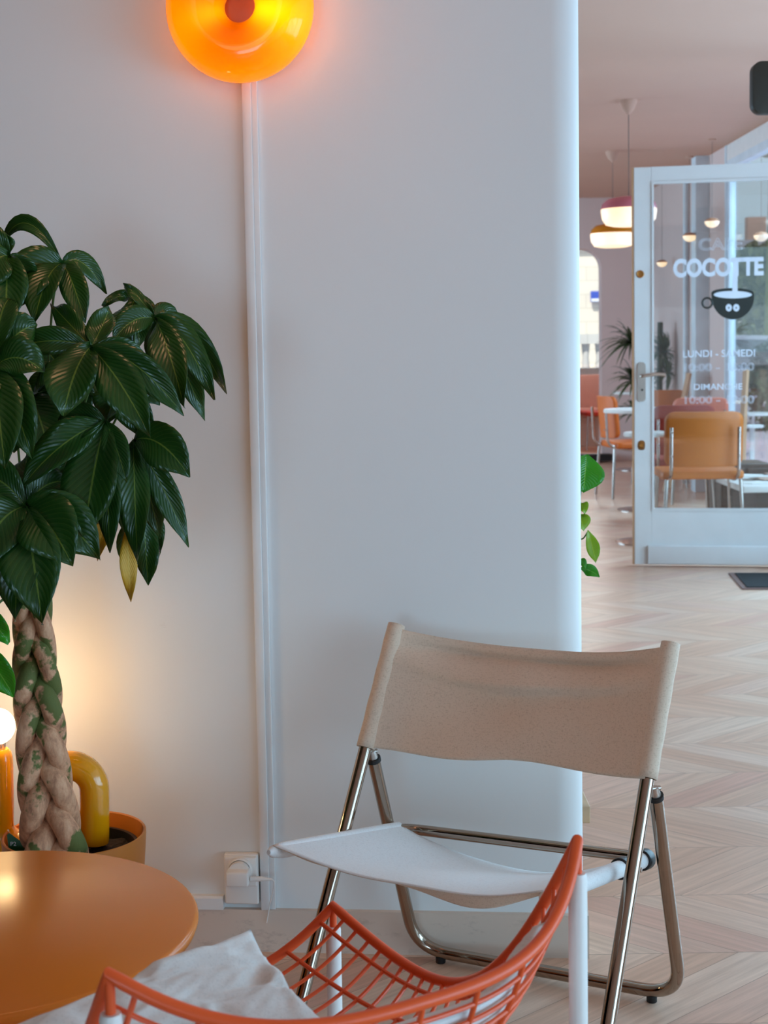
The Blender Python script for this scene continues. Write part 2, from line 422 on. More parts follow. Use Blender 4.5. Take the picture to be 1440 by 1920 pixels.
# cable trunking from the wall lamp down to the socket
def strip(u0, u1, z0, z1, d): 
    b = MB(); b.add([wall_pt(u, dd, z) for u in (u0, u1) for dd in (0, -d) for z in (z0, z1)],
        [[0, 1, 3, 2], [4, 6, 7, 5], [0, 4, 5, 1], [2, 3, 7, 6], [0, 2, 6, 4], [1, 5, 7, 3]]); return b
uu = lambda px, py, off=0: (wf(px, py, off) - p0w).dot(WD)
tu0, tu1 = uu(470, 900, .015), uu(500, 900)
t = thing('cable_trunking', 'white vertical cable trunking running down the wall from the orange wall lamp', 'cable trunking', wall_pt((tu0 + tu1) / 2, 0, 0))
strip(tu0, tu0 + (tu1 - tu0) * .62, HB, 2.3, .015).obj('channel', TRIMM, t, bevel=.002, seg=2)
strip(tu0 + (tu1 - tu0) * .62, tu1, HB, 2.3, .010).obj('cover_strip', TRIMM, t, bevel=.0015, seg=2)

# ------------------------------------------------------------------ socket, plug and cable
sl, sr = uu(420, 1640, .018), uu(484, 1640, .018)
z0, z1 = wf(450, 1696, .018).z, wf(450, 1602, .018).z
t = thing('wall_socket', 'white surface-mounted wall socket beside the trunking above the baseboard', 'socket', wall_pt((sl + sr) / 2, 0, z0))
strip(sl, sr, z0, z1, .018).obj('back_box', PLAST, t, bevel=.004)
strip(sl + .001, sr - .001, (z0 + z1) / 2 - .012, z1 - .003, .026).obj('cover_plate', PLAST, t, bevel=.004)
pc = wf(450, 1632, .03)
b = MB(); b.lathe([(.024, 0), (.026, .002), (.026, .01), (.023, .012), (.021, .006), (0, .006)], pc - WN * .006, 30, axis=WN); b.obj('socket_ring', PLAST, t)
t = thing('phone_charger', 'white angular plug-in power adapter sitting in the wall socket', 'power adapter', pc)
b = MB(); b.lathe([(.0215, 0), (.022, .004), (.021, .012), (0, .012)], pc + WN * .004, 28, axis=WN)
b.obj('plug_base', PLAST, t)
Rw = Matrix((WD, -WN, Vector((0, 0, 1)))).transposed()
ad = wf(446, 1646, .055)
MB().box(ad - WN * .012, (.046, .05, .030), Rw).obj('adapter_body', PLAST, t, bevel=.004)
cs = wf(468, 1646, .05)
pts = [wf(470, 1648, .05), wf(490, 1648, .05), wf(510, 1649, .05), wf(514, 1655, .045), wf(511, 1675, .035), wf(506, 1694, .025), wf(504, 1706, .018), wf(500, 1730, .016)]
cb = thing('white_cable', 'thin white cable hanging from the power adapter down to the baseboard', 'cable', pts[-1])
MB().tube(catmull(pts[2:], 6), .0012, 8).obj('cord', PLAST, cb)
MB().tube([pts[0], pts[1], pts[2]], [.0052, .005, .0022], 12).obj('cable_plug', PLAST, cb)

# ------------------------------------------------------------------ orange ring wall lamp
rc = wf(449.5, 13, .066)
k = Nt('orange_glass')
tl = k.n('ShaderNodeBsdfTranslucent'); tl.inputs[0].default_value = (1, .40, .004, 1)
gl = k.n('ShaderNodeBsdfGlossy'); gl.inputs['Roughness'].default_value = .08
em = k.n('ShaderNodeEmission'); em.inputs[0].default_value = (1, .15, .0, 1); em.inputs[1].default_value = .20
ads = k.n('ShaderNodeAddShader'); k.l(tl.outputs[0], ads.inputs[0]); k.l(em.outputs[0], ads.inputs[1])
fr = k.n('ShaderNodeFresnel'); fr.inputs[0].default_value = 1.4
mx = k.n('ShaderNodeMixShader'); k.l(fr.outputs[0], mx.inputs[0]); k.l(ads.outputs[0], mx.inputs[1]); k.l(gl.outputs[0], mx.inputs[2]); k.l(mx.outputs[0], k.out.inputs[0])
RINGM = k.m
t = thing('ring_wall_lamp', 'glowing orange glass doughnut-shaped wall lamp mounted at the top of the wall', 'wall lamp', rc - WN * .05)
RMAJ, RMIN = .0860, .0565
b = MB()
def tor(a, c):
    A, C = 2 * PI * a, 2 * PI * c
    rr = RMAJ + RMIN * math.cos(C); return rc + WD * (rr * math.cos(A)) + Vector((0, 0, 1)) * (rr * math.sin(A)) + WN * (.052 * math.sin(C))
b.grid(tor, 72, 36)
o = b.obj('glass_ring', RINGM, t)
bm = bmesh.new(); bm.from_mesh(o.data); bmesh.ops.remove_doubles(bm, verts=bm.verts, dist=1e-5); bmesh.ops.recalc_face_normals(bm, faces=bm.faces); bm.to_mesh(o.data); bm.free()
MB().lathe([(0, 0), (.124, 0), (.126, .003), (.124, .007), (.04, .012), (.035, .04), (0, .042)], rc - WN * .0645, 56, axis=WN).obj('wall_mount', P('lamp_mount', rgb(150, 84, 62), .5), t)
for i, (dx, dz) in enumerate(((.076, -.022), (-.068, -.026), (.062, .060), (-.060, .060))):
    l = bpy.data.lights.new('ring_lamp_bulb', 'POINT'); l.energy = (.26, .11, .12, .07)[i]; l.color = (1, .62, .2); l.shadow_soft_size = .018
    lo = bpy.data.objects.new('ring_lamp_bulb', l); COL.objects.link(lo); lo.location = rc + WD * dx + Vector((0, 0, dz)) + WN * .012

# ------------------------------------------------------------------ round table
TZ = .45
tc0 = Vector((-.566, 1.955, TZ)); TR = .299
t = thing('round_table', 'round terracotta-orange table with a satin top in the left foreground', 'table', (tc0.x, tc0.y, 0))
MB().lathe([(0, -.022), (TR - .012, -.022), (TR - .003, -.018), (TR, -.010), (TR, -.006), (TR - .003, -.0015), (TR - .006, 0), (0, 0)], tc0, 128).obj('tabletop', TABLEM, t, angle=60)
MB().lathe([(0, TZ - .022), (.09, TZ - .024), (.09, TZ - .032), (.027, TZ - .04), (.025, .03), (.03, .028), (.03, .02), (0, .02)], (tc0.x, tc0.y, 0), 40).obj('pedestal', TEDGE, t)
MB().lathe([(0, 0), (.19, 0), (.195, .004), (.19, .012), (.03, .022), (0, .022)], (tc0.x, tc0.y, 0), 64).obj('base_plate', TEDGE, t)

# ------------------------------------------------------------------ planter, soil, nursery pot
PCX, PCY, PTZ = -.588, 2.668, .338
t = thing('planter_pot', 'terracotta-coloured round planter standing on the floor behind the table', 'plant pot', (PCX, PCY, 0))
MB().lathe([(0, 0), (.100, 0), (.108, .006), (.132, PTZ - .01), (.132, PTZ - .002), (.130, PTZ), (.127, PTZ - .002), (.126, PTZ - .02), (.112, .14), (0, .14)], (PCX, PCY, 0), 72).obj('pot_shell', POTM, t)
MB().lathe([(.109, .145), (.112, .308), (.117, .312), (.110, .312), (.109, .296), (.107, .145)], (PCX, PCY, 0), 56).obj('nursery_pot', BLACKP, t)
def soilf(a, c):
    r = .108 * a; an = 2 * PI * c
    return Vector((PCX + r * math.cos(an), PCY + r * math.sin(an), .292 + .006 * math.sin(r * 90 + an * 5) + .004 * math.cos(an * 9)))
s = MB().grid(soilf, 10, 60).obj('soil', SOIL, t); s['kind'] = 'stuff'

# snake-shaped yellow lamp with a globe bulb
LY = 2.70
t = thing('yellow_snake_lamp', 'glossy yellow bent-tube lamp with a lit globe bulb standing in the planter', 'lamp', (U(178, 1590, LY).x, LY, .295))
pp = []
xs = [-7, 82, 178]
pp += [U(-4, 1404, LY), U(-3, 1440, LY), U(-2, 1500, LY)]
pp += [U(40.5 - 42.5 * math.cos(a), 1545 + 38 * math.sin(a), LY) for a in [i * PI / 8 for i in range(9)]]
pp += [U(83, 1500, LY)]
pp += [U(130 - 47 * math.cos(a), 1482 - 47 * math.sin(a), LY) for a in [i * PI / 10 for i in range(11)]]
pp += [U(177.5, 1520, LY), U(177.5, 1560, LY), U(177, 1583, LY)]
pth = catmull(pp, 4); pth = [p for i, p in enumerate(pth)]
rads = [.0275] * len(pth); rads[0] = .019; rads[1] = .024; rads[2] = .0265
rads[-1] = .021; rads[-2] = .0265
MB().tube(pth, rads, 28).obj('bent_tube_body', YELLOW, t)
ends = pth[0]
MB().lathe([(.014, 0), (.015, .004), (.015, .012), (.013, .014)], ends, 24).obj('bulb_socket', STEEL, t)
bc = U(-6, 1362, LY)
b = MB(); R_ = .034
b.lathe([(.0125, -.040), (.0135, -.032)] + [(R_ * math.sin(a), -R_ * math.cos(a)) for a in [.45 + i * (PI - .45) / 18 for i in range(18)]] + [(0.0001, R_)], bc, 36)
b.obj('globe_bulb', BULBM, t)
l = bpy.data.lights.new('globe_bulb_light', 'POINT'); l.energy = 2.0; l.color = (1, .62, .27); l.shadow_soft_size = .034
lo = bpy.data.objects.new('globe_bulb_light', l); COL.objects.link(lo); lo.location = bc + Vector((0, -.0, .0)); lo.location.z += .0
lo.location = bc + Vector((.0, .045, .02))

# green plant label in the pot
p = [U(12, 1598, 2.60), U(54, 1598, 2.60), U(53, 1588, 2.60), U(17, 1562, 2.60), U(13, 1566, 2.60)]
t = thing('plant_label', 'small green plant label with white figures stuck in the soil by the trunk', 'plant label', (p[0].x, 2.60, .295))
lo_ = [Vector((p[0].x + .008, 2.60, .29)), Vector((p[0].x + .026, 2.60, .29))]
vs = [lo_[0], lo_[1], p[1], p[2], p[3], p[4]]
b = MB(); b.add(vs + [v + Vector((0, .0012, 0)) for v in vs], [[0, 1, 2, 3, 4, 5], [11, 10, 9, 8, 7, 6]] + [[i, (i + 1) % 6, 6 + (i + 1) % 6, 6 + i] for i in range(6)])
b.obj('label_card', P('label_green', rgb(20, 92, 56), .4), t, smooth=False)
def text(name, body, loc, size, mat, parent, rx=PI / 2, rz=0, bold=0, outline=0, align='CENTER', sx=1, extrude=.0003, fit=None):
    c = bpy.data.curves.new(name, 'FONT'); c.body = body; c.size = size; c.align_x = align; c.offset = bold; c.extrude = extrude
    if outline: c.fill_mode = 'NONE'; c.extrude = 0; c.bevel_depth = outline; c.bevel_resolution = 1
    c.materials.append(mat)
    o = bpy.data.objects.new(name, c); COL.objects.link(o); 
    bpy.context.view_layer.update(); dg = bpy.context.evaluated_depsgraph_get()
    me = bpy.data.meshes.new_from_object(o.evaluated_get(dg)); wd_ = o.dimensions.x
    if fit: sx = fit / wd_
    for v in me.vertices: v.co.x *= sx
    bpy.data.objects.remove(o); o = bpy.data.objects.new(name, me); COL.objects.link(o); o.rotation_euler = (rx, 0, rz)
    if parent: o.parent = parent; o.location = Vector(loc) - wloc(parent)
    else: o.location = loc
    return o
WHT = P('white_ink', rgb(235, 238, 240), .5)
q = U(25, 1586, 2.5985); text('label_figures', 'P2', q, .011, WHT, t, align='CENTER')

# ------------------------------------------------------------------ braided money tree
TY = 2.60
tree = thing('braided_money_tree', 'money tree with braided trunk and dark green palmate leaves in the planter', 'potted plant', (U(100, 1600, TY).x, TY, .295))
ctrl = [(1640, 104, 1.32), (1590, 100, 1.25), (1520, 92, 1.12), (1450, 84, 1.02), (1380, 76, .96), (1300, 70, .92), (1220, 65, .82), (1160, 62, .74), (1100, 60, .70)]
def cint(y):
    for (ya, xa, wa), (yb, xb, wb) in zip(ctrl, ctrl[1:]):
        if yb <= y <= ya:
            k = (ya - y) / (ya - yb); return xa + (xb - xa) * k, wa + (wb - wa) * k
    return ctrl[-1][1:]
PER = 390.0
for kk in range(5):
    pts, rr = [], []
    for i in range(100):
        y = 1630 - i * 5.4; cx, wv = cint(y)
        ph = 2 * PI * ((1620 - y) / PER + kk / 5)
        pts.append(U(cx + 32 * wv * math.sin(ph), y, TY + .031 * math.sin(2 * ph) * wv)); rr.append(.0188 * wv * (1 + .05 * math.sin(i * .21 + kk)))
    MB().tube(pts, rr, 18).obj('trunk_strand', BARK, tree, sub=1)
# roots flare
tops = []
def leaflet(b, base, tip, wd, droop=.02, nrm=None, fold=.18, nseg=12, asym=0, curl=0):
    base, tip = Vector(base), Vector(tip); L = (tip - base).length
    c = (base + tip) / 2 + Vector((0, 0, droop)) + Vector((0, -droop * .35, 0))
    nrm = Vector(nrm) if nrm is not None else Vector((random.uniform(-.25, .25), -1, random.uniform(.1, .55)))
    ph = random.uniform(0, 6); am = random.uniform(.0, .012)
    def fn(v, u):
        t = v; p = (1 - t) ** 2 * base + 2 * t * (1 - t) * c + t * t * tip
        T = (2 * (1 - t) * (c - base) + 2 * t * (tip - c)).normalized()
        s = T.cross(nrm).normalized(); n = s.cross(T).normalized()
        tt = min(max(t, 0), 1)
        # pointed-elliptic outline, widest beyond the middle, with a narrow drip tip
        wdt = wd * (max(0, math.sin(PI * min(tt / .965, 1) ** 1.2)) ** .72 if tt < .965 else 0) * .5
        wdt = max(wdt, wd * .018 * (1 - tt) + .0004)
        x = (u - .5) * 2
        return p + s * (wdt * x * (1 + .04 * math.sin(9 * t + ph))) - n * (-abs(x) * wdt * fold * 2 + x * x * wdt * curl) + n * (am * math.sin(7 * t + ph) * x)
    b.grid(lambda v, u: fn(v, u), nseg, 6)
    # UV: u across, v along
    n0 = len(b.uv) - (nseg + 1) * 7
    for i in range(nseg + 1):
        for j in range(7): b.uv[n0 + i * 7 + j] = (j / 6, i / nseg)
def palm(hub, hy, lf, stem, mat=LEAF, label=None, parent=None):
    """hub px, depth; lf: list of (tip px, py, width px, depth offset, droop)"""
    h = U(hub[0], hub[1], hy); b = MB()
    for e in lf:
        tx, ty, wpx, dd = e[:4]; dr = e[4] if len(e) > 4 else .025
        bx = e[5] if len(e) > 5 else None
        base = U(bx[0], bx[1], hy) if bx else h
        leaflet(b, base, U(tx, ty, hy + dd), wpx / FPX * hy * 1.2, dr)
    o = b.obj('compound_leaf', mat, parent or tree, solid=.0006, angle=180)
    if label: o['label'] = label
    if stem:
        s = [h] + [U(x, y, hy + d) for x, y, d in stem]
        MB().tube(catmull(s, 6), .0022, 8).obj('leaf_stalk', STALK, o)
    return o
STALK = P('green_stalk', rgb(70, 100, 40), .5)
C = (80, 1010)
palm((117, 494), 2.42, [(2, 462, 26, .05, .10), (12, 590, 78, -.05, .05), (64, 606, 62, -.08, .04), (160, 606, 44, -.05, .03), (199, 551, 34, .03, .05)], [(100, 560, .05), (90, 700, .12), (80, 900, .16), (72, 1060, .18)])
palm((170, 650), 2.30, [(28, 652, 46, .02, .02), (118, 780, 84, -.06, .03), (282, 820, 66, -.05, .03), (345, 780, 50, .0, .05), (290, 698, 36, .04, .03), (205, 577, 48, .05, -.01), (98, 572, 40, .08, .0)], [(175, 700, .06), (130, 850, .16), (84, 1030, .29)])
palm((292, 598), 2.42, [(212, 640, 46, -.04, .03), (232, 534, 20, .02, .01), (346, 765, 56, -.08, .03), (402, 750, 46, -.02, .06), (424, 738, 40, .04, .08), (384, 787, 44, .05, .03), (328, 606, 36, .05, .03), (318, 700, 60, .06, .01)], [(270, 680, .06), (180, 860, .12), (92, 1050, .18)])
palm((254, 560), 2.52, [(193, 575, 22, -.02, .02), (236, 640, 46, -.05, .02), (290, 592, 22, -.04, .01), (262, 650, 50, .03, .01), (233, 535, 14, .0, .01)], [(240, 700, .02), (150, 900, .06), (84, 1050, .08)])
palm((198, 790), 2.34, [(157, 1007, 92, -.06, .02), (108, 816, 54, .03, .03), (40, 914, 64, -.04, .03), (238, 905, 40, -.03, .02), (206, 1037, 44, -.02, .02), (312, 700, 40, .05, .02)], [(170, 860, .06), (90, 1050, .24)])
palm((250, 826), 2.38, [(356, 895, 70, -.05, .05), (345, 842, 26, .06, .05), (314, 862, 22, .04, .04), (354, 1026, 42, .0, .04), (258, 1058, 50, -.06, .02), (300, 1010, 50, .03, .03), (232, 1000, 54, .03, .02)], [(210, 880, .05), (90, 1060, .2)])
palm((48, 950), 2.30, [(137, 1062, 96, -.06, .04), (188, 1050, 84, -.02, .05), (128, 905, 60, .04, .03), (80, 1172, 92, -.08, .04), (28, 1166, 84, -.06, .03), (-50, 1080, 90, -.05, .05), (-40, 900, 70, .03, .04), (50, 850, 70, .06, .0)], [(60, 1040, .15), (66, 1110, .28)])
palm((268, 950), 2.46, [(278, 1098, 42, .0, .02), (232, 1060, 44, .04, .01), (300, 1040, 40, .03, .02)], [(180, 980, .04), (80, 1060, .13)])
o = palm((238, 985), 2.43, [(245, 1128, 27, -.01, .01)], None, LEAFY, 'yellowed drooping leaflet')
o = palm((196, 975), 2.45, [(183, 1052, 32, .0, .01)], None, LEAFY, 'yellow leaf underside')
palm((-12, 690), 2.28, [(85, 700, 60, -.02, .04), (60, 860, 76, -.04, .05), (10, 880, 84, -.08, .03), (70, 610, 60, .03, .03), (-60, 830, 80, -.03, .04), (18, 560, 60, .04, .04)], [(-5, 820, .1), (50, 1060, .3)])
palm((60, 745), 2.50, [(94, 855, 74, -.06, .02), (26, 850, 66, -.03, .02), (134, 790, 50, .0, .03), (150, 700, 50, .05, .02), (0, 760, 60, .02, .02)], [(60, 860, .03), (70, 1050, .1)])
palm((18, 480), 2.36, [(12, 620, 70, -.05, .03), (-40, 560, 70, -.03, .04), (10, 437, 26, -.0, .0), (60, 560, 46, .04, .03), (-60, 470, 50, .0, .05)], [(14, 600, .06), (40, 900, .2), (62, 1060, .24)])
palm((120, 700), 2.58, [(60, 640, 60, .0, .02), (110, 620, 50, .03, .0), (200, 720, 60, .02, .03), (150, 800, 70, -.02, .02), (230, 760, 50, .0, .03), (60, 780, 60, .0, .02)], [(110, 800, .02), (76, 1040, .02)])
palm((150, 880), 2.54, [(230, 960, 60, -.02, .03), (190, 1010, 60, .0, .03), (110, 980, 70, -.02, .02), (220, 880, 50, .02, .04), (90, 860, 60, .02, .03), (280, 930, 50, .02, .04)], [(120, 940, .03), (76, 1060, .05)])
palm((20, 1010), 2.45, [(66, 1110, 70, -.02, .03), (-10, 1120, 70, -.02, .03), (100, 1040, 60, .03, .04), (-60, 1030, 70, .02, .04)], [(40, 1060, .05), (62, 1110, .12)])
palm((225, 720), 2.50, [(300, 760, 44, .0, .03), (312, 735, 34, .04, .04), (262, 820, 50, -.02, .02), (290, 830, 40, .03, .03), (200, 800, 50, .0, .02)], [(190, 820, .03), (90, 1040, .1)])
palm((-40, 1150), 2.36, [(17, 1206, 40, .0, .02), (-60, 1240, 60, 0, .02), (-90, 1180, 60, .0, .02)], [(-10, 1120, .1), (50, 1080, .2)], LEAFP)
palm((-40, 1225), 2.40, [(26, 1307, 56, .0, .03), (-50, 1330, 60, 0, .02), (-100, 1280, 60, .0, .02)], [(-20, 1150, .1), (50, 1090, .2)], LEAFP)
palm((-95, 800), 2.5, [(-60, 950, 80, 0, .03), (-150, 900, 80, 0, .03), (-20, 900, 70, -.03, .03), (-160, 780, 70, 0, .03), (-60, 720, 60, 0, .0)], [(-40, 950, .05), (55, 1080, .1)])
palm((-90, 560), 2.45, [(-60, 700, 70, 0, .03), (-150, 660, 70, 0, .03), (-30, 640, 70, -.03, .03), (-160, 540, 70, 0, .03), (-40, 480, 50, 0, .0)], [(-40, 850, .05), (55, 1080, .15)])

# ------------------------------------------------------------------ folding canvas chair (chrome)
t = thing('folding_chair', 'chrome tube folding chair with beige canvas back and pale slung seat against the wall', 'folding chair', (.16, 2.55, 0))
# rigid frame in chair coordinates, nudged to the photographed joints
Ltop, Lcan = U(743, 1174, 2.80), U(686, 1399, 2.715)
Rtop, Rcan = U(1257, 1209, 2.54), U(1214, 1456, 2.455)
def extend(a, b, z):
    k = (z - a.z) / (b.z - a.z); return a + (b - a) * k
Lfoot = U(572, 1847, 2.53); Lfoot = extend(Lcan, Lfoot, .012)
Rfoot = U(1140, 1920, 2.24); Rfoot = extend(Rcan, Rfoot, .012)
TRD = .0123
MB().tube([Ltop + (Ltop - Lcan) * .01, Lcan, Lfoot], TRD, 20).obj('front_leg', CHROME, t)
MB().tube([Rtop + (Rtop - Rcan) * .01, Rcan, Rfoot], TRD, 20).obj('front_leg', CHROME, t)
for p in (Lfoot, Rfoot): MB().lathe([(.0135, -.012), (.0145, -.01), (.0145, .012), (.0135, .014)], p, 20).obj('rubber_foot', BLACKP, t)
# rear U frame
LU, RU = U(700, 1422, 2.735), U(1229, 1492, 2.47)
BL, BR = Z(779, 1777, .0205), Z(1277, 1868, .0205)
dirb = (BR - BL).normalized()
MB().tube(fillet([LU, BL, BR, RU], .075, 10), TRD, 20).obj('rear_frame', CHROME, t)
for p in (Z(826, 1786, .0205), Z(1222, 1858, .0205)):
    MB().lathe([(.009, -.0205), (.010, -.019), (.010, -.008), (.008, -.006)], p, 18).obj('rubber_foot', BLACKP, t)
# hinge brackets between back leg top and front tube
for Pp, Q in ((LU, U(697, 1412, 2.72)), (RU, U(1227, 1480, 2.45))):
    b = MB(); d = (BL - LU).normalized() if Pp is LU else (BR - RU).normalized()
    b.tube([Pp - d * .002, Pp + d * .006], TRD + .0018, 18); b.obj('black_collar', BLACKP, t)
    b = MB(); b.tube([Pp + d * .004, Pp - d * .018], [.011, .007], 14); b.tube([Pp - d * .016 + Vector((-.012, -.004, 0)), Pp - d * .016 + Vector((.010, .003, 0))], .0045, 10); b.obj('hinge_bracket', STEEL, t)
# seat frame: two rails and a rear cross bar
SL0, SL1 = U(512, 1597, 2.40), U(752, 1553, 2.79)
SR0, SR1 = U(1022, 1684, 2.17), U(1214, 1609, 2.555)
MB().tube(fillet([SL0, SL1 + (SL1 - SL0) * .015, SR1 + (SR1 - SR0) * .0, SR0], .05, 8), .0105, 18).obj('seat_frame', CHROME, t)
# black sleeves where the seat rail crosses the right legs
for kk_ in (.722, .955):
    pm = SR0.lerp(SR1, kk_); d = (SR1 - SR0).normalized()
    MB().tube([pm - d * .014, pm + d * .014], .0186, 18).obj('pivot_sleeve', BLACKP, t, bevel=.002)
    MB().lathe([(0, 0), (.005, .0005), (.004, .004), (0, .005)], pm + Vector((.028, -.01, .0)), 12, axis=Vector((1, -.4, 0))).obj('rivet', STEEL, t)
kL = .40
pm = SL0 + (SL1 - SL0) * .42
# canvas back
def back(u, v):                                      # u left-right, v top-bottom
    a = Ltop.lerp(Lcan, v * 1.0); c = Rtop.lerp(Rcan, v * 1.0)
    p = a.lerp(c, u); e = 1 - abs(2 * u - 1)
    prf = 1 - abs(2 * u - 1) ** 2.5
    sag = (.034 * (1 - v) ** 1.0 + .010 * v) * prf
    bow = .040 * prf * (1 - .45 * v)
    nb = Vector((.48, .87, 0))                        # backwards
    # folds: one roll below the top hem, soft diagonals from the corners
    fold = .022 * math.exp(-((v - .13) / .05) ** 2) * prf - .018 * math.exp(-((v - .24 - .08 * math.sin(PI * u)) / .07) ** 2) * prf
    fold += .007 * math.sin(6 * u + 9 * v) * e * (1 - v) * 1.5 + .003 * math.sin(13 * u - 5 * v) * e
    if v > .5: fold += .006 * math.sin(11 * u + 1) * (v - .5) * 2
    zt_ = .006 * math.sin(8 * u) * v * e
    off = Vector((-.0, 0, 0))
    return p + nb * (bow + fold - .012 * (1 - prf)) - Vector((0, 0, sag + zt_)) 
b = MB(); b.grid(back, 72, 40)
o = b.obj('canvas_back', CANVAS, t, solid=.0022, angle=180)
ext = (Ltop - Lcan).normalized() * .003
for A, B in ((Ltop + ext, Lcan - ext), (Rtop + ext, Rcan - ext)):
    n_ = 14; pts = [A.lerp(B, i / n_) for i in range(n_ + 1)]
    MB().tube(pts, [.0158] + [.0160 + .0005 * math.sin(i * 1.7) for i in range(n_ - 1)] + [.0164], 20, cap=False).obj('canvas_sleeve', CANVAS, t, solid=.002)
# slung seat
def seat(u, v):                                      # u left-right, v near-far
    a = SL0.lerp(SL1, v * .97); c = SR0.lerp(SR1, v * .97); p = a.lerp(c, u)
    prf = 1 - abs(2 * u - 1) ** 2.2
    skew = 1 + .25 * math.sin(PI * u) * (u - .5)
    sag = (.030 + .028 * v) * prf * skew
    wob = .004 * math.sin(10 * u + 2) * (1 - v) * prf + .003 * math.sin(7 * u - 6 * v) * prf
    return p + Vector((0, 0, .011 - sag + wob))
b = MB(); b.grid(seat, 64, 30)
o = b.obj('canvas_seat', SEATM, t, solid=.0022, angle=180)
b = MB()
b.tube([SL0 - (SL1 - SL0) * .03, SL0, SL0.lerp(SL1, .06), SL0.lerp(SL1, .97)], [.004, .0105, .0135, .0135], 20)
b.tube([SR0 - (SR1 - SR0) * .02, SR0, SR0.lerp(SR1, .06), SR0.lerp(SR1, .72)], [.004, .0105, .0145, .0145], 20); b.tube([SR0.lerp(SR1, .78), SR0.lerp(SR1, .94)], .0145, 20)
b.obj('seat_sleeve', SEATM, t)
def hem(u, v):
    p = seat(u, 0.0); return p + Vector((.006, .012, 0)) * v - Vector((0, 0, 1)) * v * (.003 + .022 * math.exp(-((u - .75) / .2) ** 2) + .006 * math.exp(-((u - .12) / .12) ** 2))
b = MB(); b.grid(hem, 60, 6); b.obj('seat_hem', CANVAS, t, solid=.002, angle=180)

# ------------------------------------------------------------------ orange wire lounge chair (foreground, seen from behind)
pL = U(207, 1890, 1.23); pR = U(1083, 1640, 1.505); pF = U(625, 1745, 1.89)
A2 = Vector((pL.x, pL.y)); B2 = Vector((pR.x, pR.y)); F2 = Vector((pF.x, pF.y))
e1 = (B2 - A2); HS = e1.length / 2; e1.normalize(); e2 = Vector((-e1.y, e1.x)); C0 = (A2 + B2) / 2
DEP = (F2 - B2).length; e2 = (F2 - B2) / DEP
ZL, ZR, ZF = U(195, 1827, 1.23).z, U(1080, 1576, 1.505).z, U(623, 1698, 1.89).z
wc = thing('wire_lounge_chair', 'orange wire-mesh lounge chair with white posts seen from behind in the foreground', 'lounge chair', (C0.x + e2.x * DEP / 2, C0.y + e2.y * DEP / 2, 0))
def W3(s, lam, z): 
    q = C0 + e1 * (HS * s) + e2 * lam; return Vector((q.x, q.y, z))
def sect(s, v):
    a = abs(s); w_ = a ** 3.0; wt = a ** 3.6
    zc = ZR if s > 0 else ZL
    T = Vector((-.090 * (1 - a ** 2.4), .633 * (1 - wt) + zc * wt))
    C1 = Vector((-.04 * (1 - w_) + .155 * w_, .45))
    C2 = Vector((.17 * (1 - w_) + .22 * w_, .40 * (1 - w_) + .44 * w_))
    F = Vector((DEP + .03 * (1 - w_), (ZF - .085) * (1 - a ** 3.5) + ZF * a ** 3.5))
    t_ = v
    p = (1 - t_) ** 3 * T + 3 * (1 - t_) ** 2 * t_ * C1 + 3 * (1 - t_) * t_ * t_ * C2 + t_ ** 3 * F
    return W3(s, p.x, p.y)
S = 60
def line_s(v, k=1): return [sect(-1 + 2 * i / S, v) for i in range(S + 1)]
def line_v(s): return [sect(s, i / 40) for i in range(41)]
loop = line_s(0) + line_v(1)[1:] + line_s(1)[::-1][1:] + line_v(-1)[::-1][1:-1]
MB().tube(loop, .0065, 12, closed=True).obj('rim_rod', ORANGEW, wc)
for i in range(1, 24):
    v = i / 24
    MB().tube(line_s(v), .0025, 8).obj('mesh_wire', ORANGEW, wc)
for s in (-.93, -.76, -.5, -.25, 0, .25, .5, .76, .93):
    pts = [p + Vector((0, 0, 0)) for p in line_v(s)]
    MB().tube(pts, .0029, 8).obj('cross_wire', ORANGEW, wc)
for (s, lam, zt_) in ((-1, 0, ZL), (1, 0, ZR), (1, DEP, ZF), (-1, DEP, ZF)):
    base = W3(s, lam, 0); ztop = zt_ - .035 if lam == 0 else zt_ - .028
    MB().lathe([(0, 0), (.0097, 0), (.0100, .004), (.0100, ztop - .004), (.0088, ztop), (0, ztop)], base, 24).obj('post', WHITEP, wc)
    MB().tube([base + Vector((0, 0, ztop - .01)), base + Vector((0, 0, zt_))], .0048, 12).obj('post_rod', ORANGEW, wc)
# white seat pad lying in the mesh
def pad(u, v):
    s = -.86 + 1.72 * u; vv = .07 + .40 * v
    p = sect(s, vv); q = sect(s, min(vv + .01, 1)); r_ = sect(min(s + .01, 1), vv)
    n_ = (r_ - p).cross(q - p).normalized()
    if n_.z < 0: n_ = -n_
    if vv < .3 and n_.dot(Vector((e2.x, e2.y, 0))) < 0: n_ = -n_
    return p, n_
def padtop(u, v):
    p, n_ = pad(u, v); e = min(u, 1 - u, v, 1 - v); th = .022 * min(1, (e / .08)) ** .5 + .006
    return p + n_ * (th + .003 * math.sin(14 * u + 3 * v) * math.sin(9 * v))
b = MB(); b.grid(padtop, 48, 40); b.grid(lambda u, v: pad(u, v)[0] + pad(u, v)[1] * .006, 48, 40)
pd = b.obj('seat_pad', LINEN, None, angle=180); tag(pd, 'white quilted linen pad lining the orange wire chair', 'seat pad')
